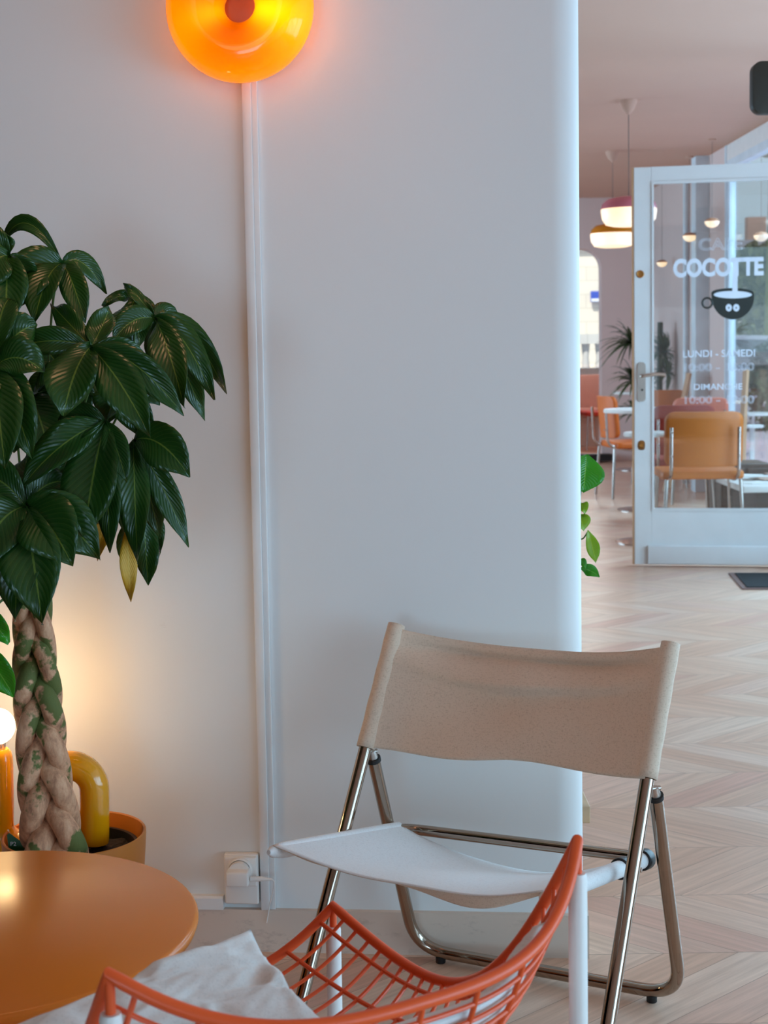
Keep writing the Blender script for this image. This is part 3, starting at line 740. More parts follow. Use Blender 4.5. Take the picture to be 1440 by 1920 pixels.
# soft square pillow with a peaked corner
K = [U(470, 1742, 1.66), U(622, 1925, 1.46), U(250, 2160, 1.20), U(-130, 1985, 1.27)]
def pil(u, v, side):
    p = (K[0] * (1 - u) + K[1] * u) * (1 - v) + (K[3] * (1 - u) + K[2] * u) * v
    pc_ = abs(2 * u - 1), abs(2 * v - 1)
    # sides curve inwards between the pointed corners
    cen = (K[0] + K[1] + K[2] + K[3]) / 4
    pull = .09 * ((1 - pc_[0] ** 2) * pc_[1] ** 4 + (1 - pc_[1] ** 2) * pc_[0] ** 4)
    p = p.lerp(cen, pull)
    n_ = (K[1] - K[0]).cross(K[3] - K[0]).normalized()
    if n_.z < 0: n_ = -n_
    th = .030 * max(0, (1 - pc_[0] ** 2.2) * (1 - pc_[1] ** 2.2)) ** .5
    q_ = Vector((u * 3.1, v * 3.1, 3.7 * side)); wq = Vector((noise.noise(q_ * 1.3), noise.noise(q_ * 1.3 + Vector((9, 2, 1))), 0)) * .8
    wr = .016 * noise.noise(q_ * 1.1 + wq) - .010 * abs(noise.noise(q_ * 2.0 + wq * 1.5)) - .005 * abs(noise.noise(q_ * 4.2 + wq * 2))
    wr *= (1 if side > 0 else -.3) * min(1, th / .02)
    return p + n_ * (side * th + wr)
b = MB(); b.grid(lambda u, v: pil(u, v, 1), 56, 56); b.grid(lambda u, v: pil(u, v, -1), 56, 56)
pw = b.obj('linen_pillow', LINEN, None, angle=180); tag(pw, 'crumpled white linen pillow with a pointed corner lying in the orange wire chair', 'pillow')
for o in (pd, pw):
    bm = bmesh.new(); bm.from_mesh(o.data); bmesh.ops.remove_doubles(bm, verts=bm.verts, dist=1e-5); bmesh.ops.recalc_face_normals(bm, faces=bm.faces); bm.to_mesh(o.data); bm.free()

# ------------------------------------------------------------------ trailing pothos behind the wall end, wooden box
t = thing('trailing_plant', 'green and lime trailing plant peeking out past the end of the white wall', 'plant', wall_pt(endlen - .2, TH + .14, 0))
sh = wall_pt(endlen - .14, TH + .14, .0)
MB().lathe([(0, 1.02), (.055, 1.02), (.07, 1.14), (.066, 1.14), (.058, 1.06), (0, 1.06)], (sh.x, sh.y, 0), 32).obj('hanging_pot', WHITEP, t)
MB().tube([Vector((sh.x, sh.y, 1.0)), Vector((sh.x, sh.y, 1.02))], .03, 16).obj('pot_saucer', WHITEP, t)
PYD = sh.y
v1 = catmull([Vector((sh.x, sh.y, 1.1)), Vector((sh.x + .03, sh.y, 1.16)), U(1086, 850, PYD), U(1084, 960, PYD), U(1086, 1060, PYD), U(1084, 1110, PYD)], 6)
MB().tube(v1, .0022, 8).obj('vine', STALK, t)
def pleaf(base, tip, w_, m, nrm=None, lab=None):
    b = MB(); leaflet(b, U(base[0], base[1], PYD), U(tip[0], tip[1], PYD - .02), w_ / FPX * PYD, .01, nrm or (.2, -1, .2), fold=.12)
    o = b.obj('leaf', m, t, solid=.0006, angle=180)
    if lab: o['label'] = lab
pleaf((1100, 852), (1094, 924), 74, LEAFP, lab='large bright green leaf')
pleaf((1088, 940), (1096, 968), 18, LEAFL)
pleaf((1086, 962), (1094, 996), 32, LEAFL)
pleaf((1102, 994), (1117, 1056), 26, LEAFL, lab='curled lime green leaf')
MB().tube(catmull([U(1085, 1012, PYD), U(1094, 1009, PYD), U(1102, 997, PYD)], 5), .0016, 8).obj('leaf_stalk', STALK, t)
pleaf((1088, 1066), (1124, 1082), 24, LEAFP)
pleaf((1085, 1045), (1099, 1070), 12, LEAFP)
# shelf carrying the pot on the back of the wall
sp = wall_pt(endlen - .16, TH + .11, .985)
o = MB().box(sp, (.22, .20, .02), Rw).obj('wall_shelf', P('birch_ply', rgb(206, 176, 140), .5)); tag(o, 'small wooden shelf on the back of the white wall carrying the trailing plant', 'shelf')
sx1 = U(1107, 1520, 3.30).x; szt = U(1104, 1512, 3.30).z; PINEW = P('pale_pine', rgb(204, 170, 134), .6, var=.15, scale=20)
t = thing('wooden_stool', 'low pale wooden stool with only its corner showing past the wall end', 'stool', (sx1 - .17, 3.44, 0))
MB().box((sx1 - .17, 3.44, szt - .02), (.34, .28, .04)).obj('seat', PINEW, t, bevel=.003)
for dx in (-.29, -.09):
    for dy_ in (-.1, .1): MB().box((sx1 + dx, 3.44 + dy_, (szt - .04) / 2), (.03, .03, szt - .04)).obj('leg', PINEW, t)
# ------------------------------------------------------------------ glazed door standing open
dA = Z(1190, 1062, 0); dB = Z(1440, 1064.5, 0); DD = (dB - dA); DD.z = 0; DD.normalize(); DN = Vector((DD.y, -DD.x, 0))
if DN.y > 0: DN = -DN
def dp(px, py, off=0): return onplane(px, py, dA + DN * off, DN)
def dcoord(px, py): p = dp(px, py); return (p - dA).dot(DD), p.z
DW = .98; DT = .045
dh = dcoord(1192, 314)[1]
gx0, gz1 = dcoord(1226, 345); gz0 = dcoord(1226, 953)[1]
door = bpy.data.objects.new('door_1', None); COL.objects.link(door); door.location = dA; struct(door)
Rd = Matrix((DD, -DN, Vector((0, 0, 1)))).transposed()
def dbox(mb, x0, x1, z0, z1, d0=0, d1=DT):
    c = dA + DD * ((x0 + x1) / 2) - DN * ((d0 + d1) / 2); c.z = (z0 + z1) / 2
    return mb.box(c, (x1 - x0, d1 - d0, z1 - z0), Rd)
b = MB(); dbox(b, 0, gx0 - .012, .012, dh); dbox(b, DW - .11, DW, .012, dh); b.obj('stile', DOORM, door, smooth=False, bevel=.002, seg=1)
b = MB(); dbox(b, gx0 - .012, DW - .11, gz1 + .012, dh); dbox(b, gx0 - .012, DW - .11, .012, gz0 - .012); b.obj('rail', DOORM, door, smooth=False)
b = MB()
dbox(b, gx0 - .012, gx0, gz0 - .012, gz1 + .012, -.006, .02); dbox(b, DW - .122, DW - .11, gz0 - .012, gz1 + .012, -.006, .02)
dbox(b, gx0, DW - .122, gz1, gz1 + .012, -.006, .02); dbox(b, gx0, DW - .122, gz0 - .012, gz0, -.006, .02)
b.obj('glazing_bead', DOORM, door, smooth=False)
kx, kz = dcoord(1214, 1022)
dbox(MB(), kx, DW, .016, kz, -.022, 0).obj('kick_board', DOORM, door, bevel=.006)
GLM = glass('door_glass', (.93, .95, .95, 1), .08)
dbox(MB(), gx0, DW - .11, gz0, gz1, .018, .024).obj('glass_pane', GLM, door, smooth=False)
# bare wood edge
dbox(MB(), -.012, -.0005, .012, dh, .002, DT).obj('wooden_edge', P('door_edge_wood', rgb(196, 150, 112), .6), door, smooth=False)
hx, hz = dcoord(1203, 716); hw = .021
def dpt(x, z, off): q = dA + DD * x + DN * off; q.z = z; return q
h1, h0 = dcoord(1203, 679)[1], dcoord(1203, 753)[1]
hd = MB().prism(rrect(-.022, h0 - .0, .022, h1, .02), .008, DD, Vector((0, 0, 1)), dpt(hx, 0, .0) ).obj('handle_plate', STEEL, door); hd['label'] = 'brushed steel handle plate'
lx, lz = dcoord(1204, 705)
pts = [dpt(lx, lz, 0), dpt(lx, lz, .045), dpt(lx + .03, lz + .005, .052), dpt(lx + .08, lz + .010, .05), dpt(dcoord(1248, 702)[0], lz + .006, .045)]
MB().tube(catmull(pts, 6), .0095, 14).obj('lever_handle', STEEL, hd)
MB().lathe([(.006, 0), (.006, .004), (0, .004)], dpt(lx, dcoord(1203, 731)[1], .008), 14, axis=DN).obj('keyhole', BLACKP, hd)
x_, z_ = dcoord(1200.5, 514)
MB().lathe([(.02, 0), (.021, .003), (.018, .006), (.012, .004), (0, .004)], dpt(x_, z_, 0), 28, axis=DN).obj('round_lock', BRASS, door)['label'] = 'round brass lock'
x_, z_ = dcoord(1202.5, 835)
b = MB(); b.prism(rrect(-.02, -.028, .02, .028, .018), -.008, DD, Vector((0, 0, 1)), dpt(x_, z_, 0)); b.tube([dpt(x_, z_, .008), dpt(x_, z_, .012)], .011, 16); b.obj('cylinder_lock', BRASS, door)['label'] = 'oval brass cylinder lock'
# lettering on the glass
GOFF = -.014
rzd = math.atan2(DD.y, DD.x)
INK = P('frosted_white_film', rgb(226, 232, 244), .55); DARKF = P('dark_film', rgb(38, 42, 38), .45)
def glass_text(body, x0, x1, ybase, hpx, bold=0, outline=0, name='lettering', mat=INK):
    a, z0 = dcoord(x0, ybase); c, _ = dcoord(x1, ybase); z1 = dcoord(x0, ybase - hpx)[1]
    size = (z1 - z0) / .70
    p = dpt((a + c) / 2, z0, GOFF)
    return text(name, body, p, size, mat, door, rz=rzd, bold=bold, outline=outline, fit=c - a)
glass_text('COCOTTE', 1262, 1432, 518, 31, bold=.006)
glass_text('CAFÉ', 1310, 1392, 469, 22, outline=.0011)
glass_text('LUNDI - SAMEDI', 1281, 1416, 670, 13, bold=.0006)
glass_text('10:00 - 18:00', 1281, 1412, 696, 14, outline=.0010)
glass_text('DIMANCHE', 1301, 1392, 731, 11, bold=.0005)
glass_text('10:00 - 18:00', 1282, 1412, 757, 14, outline=.0010)
def gpoly(name, pxs, mat, off, parent, th=.0012):
    vs = [dp(x, y, off) for x, y in pxs]; n = len(vs)
    return MB().add(vs + [v + DN * th for v in vs], [list(range(n)), [n + i for i in range(n)][::-1]] + [[i, (i + 1) % n, n + (i + 1) % n, n + i] for i in range(n)]).obj(name, mat, parent, smooth=False)
cup = [(1333.5 + 0, 551)] + [(1373.5 - 40 * math.cos(a), 549 - 9 * math.sin(a)) for a in [i * PI / 16 for i in range(17)]] + \
      [(1414, 556)] + [(1374 + 40 * math.cos(a), 556 + 43 * math.sin(a)) for a in [i * PI / 20 for i in range(1, 20)]] + [(1334, 556)]
em_ = gpoly('cup_emblem', cup, DARKF, GOFF, door); em_['label'] = 'dark coffee cup emblem'
gpoly('milk_surface', [(1374 + 36 * math.cos(a), 552.5 + 7 * math.sin(a)) for a in [i * PI / 16 for i in range(32)]], INK, GOFF + .0016, em_)
b = MB(); b.tube([dp(1326 + 9.3 * math.cos(a), 568 + 9.3 * math.sin(a), GOFF) for a in [i * PI / 16 for i in range(32)]], .0058, 8, closed=True); b.obj('cup_handle_ring', DARKF, em_)
gpoly('milk_stream', [(1377.5, 490), (1383, 490), (1383, 549), (1373, 549), (1374, 490)], INK, GOFF + .0018, em_)
for ex in (1366.5, 1380.5):
    gpoly('eye', [(ex + 6 * math.cos(a), 577 + 7 * math.sin(a)) for a in [i * PI / 12 for i in range(24)]], INK, GOFF + .0016, em_)
    gpoly('pupil', [(ex + 1.4 * math.cos(a), 577 + 1.6 * math.sin(a)) for a in [i * PI / 6 for i in range(12)]], DARKF, GOFF + .0032, em_)

# door post at the hinge side, beyond the frame edge
hp = dA + DD * (DW + .05)
struct(MB().box((hp.x, hp.y, H / 2), (.09, .1, H)).obj('trim_2', TRIMM, smooth=False))

# black doormat
ma, mb_, = Z(1366, 1076, 0), Z(1392, 1106, 0)
mm = thing('doormat', 'black doormat with a thin rim in front of the glazed door', 'doormat', ma)
mx1 = 2.55
vs = [Vector((ma.x, ma.y, 0)), Vector((mb_.x, mb_.y, 0)), Vector((mx1, mb_.y - .08, 0)), Vector((mx1, ma.y - .08, 0))]
b = MB(); b.add(vs + [v + Vector((0, 0, .007)) for v in vs], [[0, 1, 2, 3], [4, 5, 6, 7], [0, 1, 5, 4], [1, 2, 6, 5], [2, 3, 7, 6], [3, 0, 4, 7]]); b.obj('rim', P('mat_rim', rgb(120, 90, 84), .5), mm, smooth=False)
cc = sum(vs, Vector()) / 4; vi = [cc + Vector(((v - cc).x * .93, (v - cc).y * .88, 0)) for v in vs]
b = MB(); b.add([v + Vector((0, 0, .0072)) for v in vi] + [v + Vector((0, 0, .011)) for v in vi], [[0, 1, 2, 3], [4, 5, 6, 7], [0, 1, 5, 4], [1, 2, 6, 5], [2, 3, 7, 6], [3, 0, 4, 7]]); b.obj('bristle_pad', P('bristle_black', rgb(26, 26, 28), .95, bump=.6, bscale=300), mm, smooth=False)

# ------------------------------------------------------------------ far room: window wall, far wall with a rounded opening
FRM = P('window_frame_paint', rgb(214, 222, 230), .45)
WG = glass('window_glass', (.96, .99, 1, 1), .03, .35)
wy1 = 11.42
struct(MB().box((WX + .035, (wy1 + FARY) / 2, H / 2), (.07, FARY - wy1, H)).obj('wall_right', FARM, smooth=False))
struct(MB().box((WX + .10, (wy1 - 3.2) / 2, H - .06), (.2, wy1 + 3.2, .12)).obj('trim_3', TRIMM, smooth=False))
struct(MB().box((WX + .10, (wy1 - 3.2) / 2, .11), (.2, wy1 + 3.2, .22)).obj('trim_4', TRIMM, smooth=False))
ys = [-3.1, -1.0, 1.1, 3.2, 5.3, 7.4, 9.35, 11.35]
for i, (ya, yb) in enumerate(zip(ys, ys[1:])):
    wn_ = bpy.data.objects.new('window_%d' % (i + 1), None); COL.objects.link(wn_); wn_.location = (WX + .05, ya, .22); struct(wn_)
    b = MB(); fx = WX + .03
    b.box((fx, ya + .035, (H - .12 + .22) / 2), (.05, .07, H - .34)); b.box((fx, yb - .02, (H - .12 + .22) / 2), (.05, .04, H - .34))
    b.box((fx, (ya + yb) / 2, .25), (.07, yb - ya, .06)); b.box((fx, (ya + yb) / 2, H - .15), (.07, yb - ya, .06))
    b.obj('window_frame', FRM, wn_, smooth=False)
    MB().box((fx, (ya + yb) / 2, (H + .1) / 2), (.008, yb - ya - .1, H - .36)).obj('pane', WG, wn_, smooth=False)
struct(MB().box((WX - .05, 12.05, H / 2), (.12, .17, H)).obj('trim_5', FRM, smooth=False))
struct(MB().tube([Vector((WX - .03, 12.75, 0)), Vector((WX - .03, 12.75, H))], .022, 14).obj('trim_6', FRM))
struct(MB().box((WX + .02, 11.395, H / 2), (.05, .05, H)).obj('trim_7', FRM, smooth=False))
# far wall; its rounded opening stands in for a mirror
opR = U(1128, 600, FARY); opT = U(1100, 466, FARY).z; opB = U(1110, 852, FARY).z; orr = .21
oxl = opR.x - 1.5
hole = [(oxl, opB), (opR.x, opB)] + [(opR.x - orr + orr * math.cos(a), opT - orr + orr * math.sin(a)) for a in [i * PI / 24 for i in range(13)]] + \
       [(oxl + orr - orr * math.sin(a), opT - orr + orr * math.cos(a)) for a in [i * PI / 24 for i in range(13)]]
me = bpy.data.meshes.new('wall_far'); bm = bmesh.new()
outer = [(-3, 0), (3.35, 0), (3.35, H), (-3, H)]
def ringv(pts, y): return [bm.verts.new((x, y, z)) for x, z in pts]
for y in (FARY, FARY + .2):
    o_, h_ = ringv(outer, y), ringv(hole, y)
    ed = [bm.edges.new((o_[i], o_[(i + 1) % 4])) for i in range(4)] + [bm.edges.new((h_[i], h_[(i + 1) % len(h_)])) for i in range(len(h_))]
    bmesh.ops.triangle_fill(bm, edges=ed, use_beauty=True, use_dissolve=False)
    if y == FARY: h0_ = h_
for i in range(len(hole)):
    j = (i + 1) % len(hole); bm.faces.new((h0_[i], h0_[j], h_[j], h_[i]))
bmesh.ops.recalc_face_normals(bm, faces=bm.faces); bm.to_mesh(me); bm.free(); me.materials.append(FARM)
fo = bpy.data.objects.new('wall_far', me); COL.objects.link(fo); struct(fo)
bx = U(1096, 856, 15.1); bx2 = U(1147, 857, 15.1)
o = MB().box(((bx.x - .6 + bx2.x) / 2, 15.13, bx.z / 2 + .02), (bx2.x - bx.x + .6, .16, .07)).obj('low_plinth', BLACKP); o.location.z = 0
tag(o, 'low black plinth along the foot of the rounded opening', 'plinth')
# back room built in place of the mirror's reflection
struct(MB().box((3.3, 17.6, H / 2), (.1, 4.7, H)).obj('wall_back_room', FARM, smooth=False))
struct(MB().box((3.05, 17.7, H + .05), (.6, 4.7, .1)).obj('ceiling_back_room', CEILM, smooth=False))
struct(MB().grid(lambda a, b: Vector((2.66 + a * .64, 15.25 + b * 4.65, 0)), 1, 1).obj('floor_back_room', FLOORM, smooth=False))
wn_ = bpy.data.objects.new('window_9', None); COL.objects.link(wn_); wn_.location = (0, 19.8, .9); struct(wn_)
b = MB(); b.box((.2, 19.85, .45), (6.2, .12, .9)); b.box((.2, 19.85, H - .05), (6.2, .12, .1))
for x in (-2.2, -.6, 1.0, 2.3, 3.25): b.box((x, 19.85, H / 2), (.06, .1, H))
b.obj('window_frame', FRM, wn_, smooth=False)
MB().box((.2, 19.87, 1.8), (6.0, .008, 1.7)).obj('pane', WG, wn_, smooth=False)

# ------------------------------------------------------------------ pendants
def pendant(px, py_mid, y, wpx, topc, name, label, rose, bowl=False):
    c = U(px, py_mid, y); R_ = wpx / 2 / FPX * y; hh = R_ * .46; hl = R_ * .70
    t = thing(name, label, 'pendant lamp', (c.x, c.y, H), 'pendant lamps in the far room')
    if not bowl:
        MB().lathe([(.02, hh * .98), (R_ * .35, hh * .95), (R_ * .75, hh * .78), (R_ * .95, hh * .42), (R_, .0), (R_ * .985, -.0), (R_ * .93, hh * .40), (R_ * .7, hh * .74), (.02, hh * .9)], c, 48).obj('lamp_shade', topc, t)
        MB().lathe([(R_ * .985, 0), (R_ * .99, -hl * .12), (R_ * .95, -hl * .5), (R_ * .82, -hl * .78), (R_ * .6, -hl * .86), (0, -hl * .88)], c, 48).obj('diffuser', DIFF, t)
    else:
        MB().lathe([(.015, R_ * .45), (R_ * .7, R_ * .32), (R_ * 1.0, .0), (R_ * .97, -.0), (.015, R_ * .3)], c, 36).obj('lamp_shade', topc, t)
        MB().lathe([(R_ * .97, 0)] + [(R_ * .97 * math.cos(a), -R_ * .85 * math.sin(a)) for a in [i * PI / 20 for i in range(1, 11)]], c, 36).obj('diffuser', DIFF, t)
    MB().tube([c + Vector((0, 0, hh * .8)), Vector((c.x, c.y, H - .02))], .0015 if bowl else .0028, 8).obj('cord', GREYC, t)
    MB().lathe([(.0, -.09), (.010, -.085), (.035, -.055), (.052, -.015), (.056, 0)] if not bowl else [(0, -.012), (.03, -.012), (.03, 0)], (c.x, c.y, H), 28).obj('ceiling_rose', CEILM, t)
    return t
DIFF = emis('warm_diffuser', (1, .66, .30, 1), 1.15)
GREYC = P('grey_cord', rgb(120, 104, 98), .6)
PINK = P('pink_lamp_enamel', rgb(214, 120, 136), .25); MUST = P('mustard_lamp_enamel', rgb(206, 120, 14), .12); PEACH = P('peach_lamp_enamel', rgb(206, 140, 104), .4)
pendant(1179, 392, 9.2, 104, PINK, 'pendant_lamp', 'pink-topped pendant lamp with glowing underside beside the glazed door', (1180, 205))
pendant(1149, 438, 11.6, 84, MUST, 'pendant_lamp', 'mustard-topped pendant lamp hanging lower than the pink one', (1150, 307))
for (px, py, wpx, y, lb) in ((1293, 442, 26, 12.0, 'small dome standing in for a lamp reflected in the door glass above the letters CO'), (1335, 415, 28, 11.0, 'small dome standing in for a lamp reflected in the door glass by the white window post'),
                        (1427, 441, 28, 10.6, 'small dome standing in for a lamp reflected in the door glass at the right picture edge'), (1241, 492, 20, 13.4, 'small dome standing in for a reflected lamp above the dracaena, right of its twin'),
                        (1229, 503, 14, 14.6, 'smallest dome standing in for a reflected lamp, half hidden by the door stile above the dracaena')):
    pendant(px, py, y, wpx, PEACH, 'reflected_dome', lb, None, True)  # domes modelled in place of lamp reflections on the door glass
for (px, py, lb) in ((1253, 347.5, 'tiny lit ceiling spot seen at the top of the door glass'), (1354, 346, 'tiny lit ceiling spot seen through the door glass by the white window post')):
    p_ = Z(px, py, H - .012); 
    if p_.y > FARY - .1: p_ = Vector((p_.x * (FARY - .3) / p_.y, FARY - .3, H - .012))
    t = thing('ceiling_spot', lb, 'ceiling light', (p_.x, p_.y, H), 'small spots in the far ceiling')
    MB().lathe([(.05, 0), (.052, .01), (.0, .012)], p_, 20).obj('trim_ring', PLAST, t); MB().lathe([(.034, -.001), (0, -.004)], p_, 20).obj('lens', emis('spot_lens', (1, .8, .55, 1), 4), t)

npd = pendant(160, -460, 2.1, 330, MUST, 'pendant_lamp', 'made-up mustard pendant out of view, added to warm the upper wall', None)  # invented lamp above the view, added to warm the upper wall
nl = bpy.data.lights.new('added_wall_fill', 'POINT'); nl.energy = 4.4; nl.color = (1, .50, .26); nl.shadow_soft_size = .12
no_ = bpy.data.objects.new('added_wall_fill', nl); COL.objects.link(no_); no_.location = (npd.location.x, npd.location.y, U(160, -460, 2.1).z - .16)
# black rounded speaker / sign hanging at the top right
p_ = U(1459, 165, 5.2)
t = thing('ceiling_speaker', 'dark rounded box hanging under the ceiling at the top right edge', 'speaker', (p_.x, p_.y, H))
b = MB(); b.prism(rrect(-.095, -.09, .095, .09, .035), .05, Vector((1, 0, 0)), Vector((0, 0, 1)), p_ + Vector((0, .025, 0))); b.obj('cabinet', P('speaker_black', rgb(52, 48, 40), .55), t, bevel=.006, seg=2)
MB().tube([p_ + Vector((0, 0, .08)), Vector((p_.x, p_.y, H))], .012, 12).obj('bracket', BLACKP, t)

# ------------------------------------------------------------------ cafe furniture in the far room
def cafe_chair(loc, rotz, colr, wdt, label, grp='cafe chairs beyond the door', zs=.45, hb=.36):
    t = thing('cafe_chair', label, 'chair', loc, grp)
    L = Vector(loc); m = colr
    def q(x, y, z): return L + Vector((x, y, z))
    hw_ = wdt / 2
    MB().prism(rrect(-hw_ - .02, -.21, hw_ + .02, .21, .05), .05, Vector((1, 0, 0)), Vector((0, 1, 0)), q(0, .02, zs - .05)).obj('seat', m, t, bevel=.014)
    # curved backrest: extruded outline bent slightly
    zb0, zb1 = zs + .03, zs + hb
    def fb(a, c):
        x = (a * 2 - 1) * hw_; return q(x, -.215 - .02 * (c) + .05 * (a * 2 - 1) ** 2, zb0 + (zb1 - zb0) * c)
    o2 = rrect(-1, 0, 1, 1, .12)
    pts = []
    b = MB()
    N = 16
    def corner(a, c):                                # shrink rows near top/bottom for rounded corners
        r_ = .05; zz = (zb1 - zb0) * c; d = min(zz, (zb1 - zb0) - zz); k_ = 0 if d >= r_ else r_ - math.sqrt(max(0, r_ * r_ - (r_ - d) ** 2))
        x = (a * 2 - 1) * (hw_ - k_); return q(x, -.215 - .03 * c + .05 * (x / hw_) ** 2, zb0 + zz)
    rows = [0, .02, .05, .09, .14, .3, .5, .7, .86, .91, .95, .98, 1]
    vs = [corner(i / N, c) for c in rows for i in range(N + 1)]
    b.add(vs, [[r * (N + 1) + i, r * (N + 1) + i + 1, (r + 1) * (N + 1) + i + 1, (r + 1) * (N + 1) + i] for r in range(len(rows) - 1) for i in range(N)])
    b.obj('backrest', m, t, solid=.03, angle=60)
    for s in (-1, 1):
        x = s * (hw_ - .03)
        MB().tube(fillet([q(x, -.265, zs + .27), q(x, -.25, zs - .02), q(x, -.10, zs - .06), q(x, .20, zs - .06)], .05), .011, 12).obj('back_upright', CHROMEF, t)
        for zz in (.10, .24): MB().lathe([(.007, 0), (.005, .004), (0, .005)], q(x, -.277, zs + zz), 12, axis=(0, -1, 0)).obj('screw', STEEL, t)
        for yy in (-.2, .2):
            MB().tube([q(s * (hw_ - .01), yy, zs - .05), q(s * (hw_ + .012), yy * 1.12, .006)], .011, 12).obj('leg', CHROMEF, t)
    t.rotation_euler = (0, 0, rotz)
    return t
CHROMEF = P('chair_chrome', rgb(190, 176, 168), .2, 1)
OCH = P('ochre_vinyl', rgb(206, 112, 34), .45, var=.04); RED = P('brick_red_vinyl', rgb(158, 52, 36), .5, var=.04); OR2 = P('orange_vinyl', rgb(214, 104, 30), .45)
CORAL = P('coral_vinyl', rgb(214, 112, 84), .5); PINKV = P('pink_vinyl', rgb(214, 170, 160), .6)
def place(px, y): p = U(px, 900, y); return (p.x, y, 0)
x0, y0, _ = place(1326, 8.75)
cafe_chair((x0, y0 + .25, 0), math.radians(-3), OCH, .46, 'ochre chair with chrome uprights seen from behind through the door glass')
x0, y0, _ = place(1276, 9.95)
cafe_chair((x0, y0, 0), math.radians(-6), RED, .40, 'brick red chair just behind the ochre chair')
x0, y0, _ = place(1306, 11.2)
cafe_chair((x0, y0, 0), math.radians(-4), CORAL, .40, 'coral chair behind the brick red chair')
x0, y0, _ = place(1236, 12.5)
cafe_chair((x0, y0, 0), math.radians(-8), OCH, .42, 'ochre chair at the foot of the dracaena', zs=.47)
x0, y0, _ = place(1183, 11.7)
cafe_chair((x0, y0, 0), math.radians(-80), OR2, .40, 'orange chair mostly hidden behind the door stile')
def cafe_table(px, y, r, z, label, base=True, col_=None):
    p = U(px, 800, y); t = thing('cafe_table', label, 'table', (p.x, y, 0), 'white round cafe tables')
    MB().lathe([(0, z - .025), (r - .004, z - .025), (r, z - .02), (r, z - .005), (r - .004, z), (0, z)], (p.x, y, 0), 56).obj('tabletop', col_ or WHITEP, t)
    MB().lathe([(0, z - .025), (.02, z - .025), (.02, .02), (0, .02)], (p.x, y, 0), 20).obj('pedestal', CHROMEF, t)
    MB().lathe([(0, 0), (.2, 0), (.2, .006), (.02, .02), (0, .02)], (p.x, y, 0), 36).obj('base_plate', CHROMEF, t)
    return t
cafe_table(1209, 10.75, .30, .745, 'white round table left of the door stile, nearest of those in the gap')
cafe_table(1192, 14.2, .22, .76, 'small white table behind the nearer one by the dracaena')
cafe_table(1215, 9.0, .15, .68, 'white round table seen through the glass left of the ochre chair')
bl = bpy.data.lights.new('added_back_room_fill', 'POINT'); bl.energy = 45; bl.color = (.95, .9, .85); bl.shadow_soft_size = .2  # fill light added to brighten the back room; no lamp is modelled
blo = bpy.data.objects.new('added_back_room_fill', bl); COL.objects.link(blo); blo.location = (2.4, 17.0, 2.45)
# red and pink seating modelled in place of mirrored seats
x0, y0, _ = place(1128, 17.0)
cafe_chair((x0, y0, .0), math.radians(95), P('red_vinyl', rgb(206, 60, 40), .5), .42, 'red chair standing in for its mirror reflection, seen through the rounded opening', 'seats in the back room')
bn = thing('pink_bench', 'long pale pink bench standing in for its mirror reflection, seen through the rounded opening', 'bench', (U(1090, 700, 17.6).x - .3, 17.9, 0))
bxx = U(1090, 700, 17.6).x - .3
MB().box((bxx, 17.9, .64), (1.9, .1, .42)).obj('backrest', PINKV, bn, bevel=.02); MB().box((bxx, 17.65, .4), (1.9, .5, .1)).obj('seat', PINKV, bn, bevel=.02); MB().box((bxx, 17.7, .175), (1.8, .4, .35)).obj('base', TRIMM, bn, bevel=.01)

# low table in place of one reflected in the door glass; dark cabinet
pa = U(1371, 862, 9.4); zt_ = U(1412, 911, 9.0).z
t = thing('low_table', 'low white table strewn with papers, standing in for a reflection in the door glass', 'table', (U(1400, 900, 9.1).x + .25, 9.3, 0))
lx0 = U(1400, 900, 9.05).x
MB().box((lx0 + .27, 9.35, zt_ - .02), (.62, .76, .04)).obj('tabletop', WHITEP, t, bevel=.004)
MB().box((lx0 + .31, 9.37, (zt_ - .04) / 2), (.5, .66, zt_ - .04)).obj('base', P('dark_walnut', rgb(70, 54, 46), .5, var=.2, scale=20), t, bevel=.004)
for i in range(9):
    xx, yy = lx0 + .1 + random.random() * .42, 9.06 + random.random() * .55
    o = MB().box((0, 0, 0), (.17, .12, .003)).obj('paper_sheet', P('sheet', rgb(*random.choice([(236, 232, 226), (206, 170, 150), (110, 100, 100), (190, 200, 210)])), .6)); o.location = (xx, yy, zt_ + .002 + i * .0032); o.rotation_euler = (0, 0, random.random() * 3)
    tag(o, 'flat printed sheet lying on the low white table behind the door', 'paper', 'papers on the low table')
cbx = U(1345, 930, 9.75)
t = thing('side_cabinet', 'dark wooden cabinet standing behind the ochre chair', 'cabinet', (cbx.x + .1, 9.9, 0))
MB().box((cbx.x + .22, 10.05, .20), (.34, .36, .40)).obj('body', P('striped_walnut', rgb(96, 74, 62), .5, var=.35, scale=30), t, bevel=.006)
for dx in (.10, .26): MB().box((cbx.x + .04 + dx, 9.862, .2), (.14, .012, .34)).obj('cabinet_door', P('walnut_front', rgb(104, 82, 70), .5, var=.3, scale=40), t, bevel=.003)
# leaning light wood boards (easels)
for (xa, ya, xb, yb, yy, lb) in ((1279, 765, 1292, 700, 11.9, 'light wooden easel leg left of the white window post'), (1394, 778, 1399, 694, 10.6, 'light wooden easel leg right of the door lettering')):
    a, b_ = U(xa, ya, yy), U(xb, yb, yy); d = (b_ - a); k_ = a.z / d.z; a0_ = a - d * k_; a0_.z = 0
    t = thing('wooden_easel', lb, 'easel', a0_, 'wooden easels by the window')
    PINE = P('pine_easel', rgb(206, 160, 122), .55)
    MB().tube([a0_ + Vector((0, 0, .02)), b_], .024, 4).obj('front_leg', PINE, t, smooth=False)
    MB().tube([a0_ + Vector((.09, .25, .02)), b_ + Vector((.01, .03, 0))], .018, 4).obj('rear_leg', PINE, t, smooth=False)

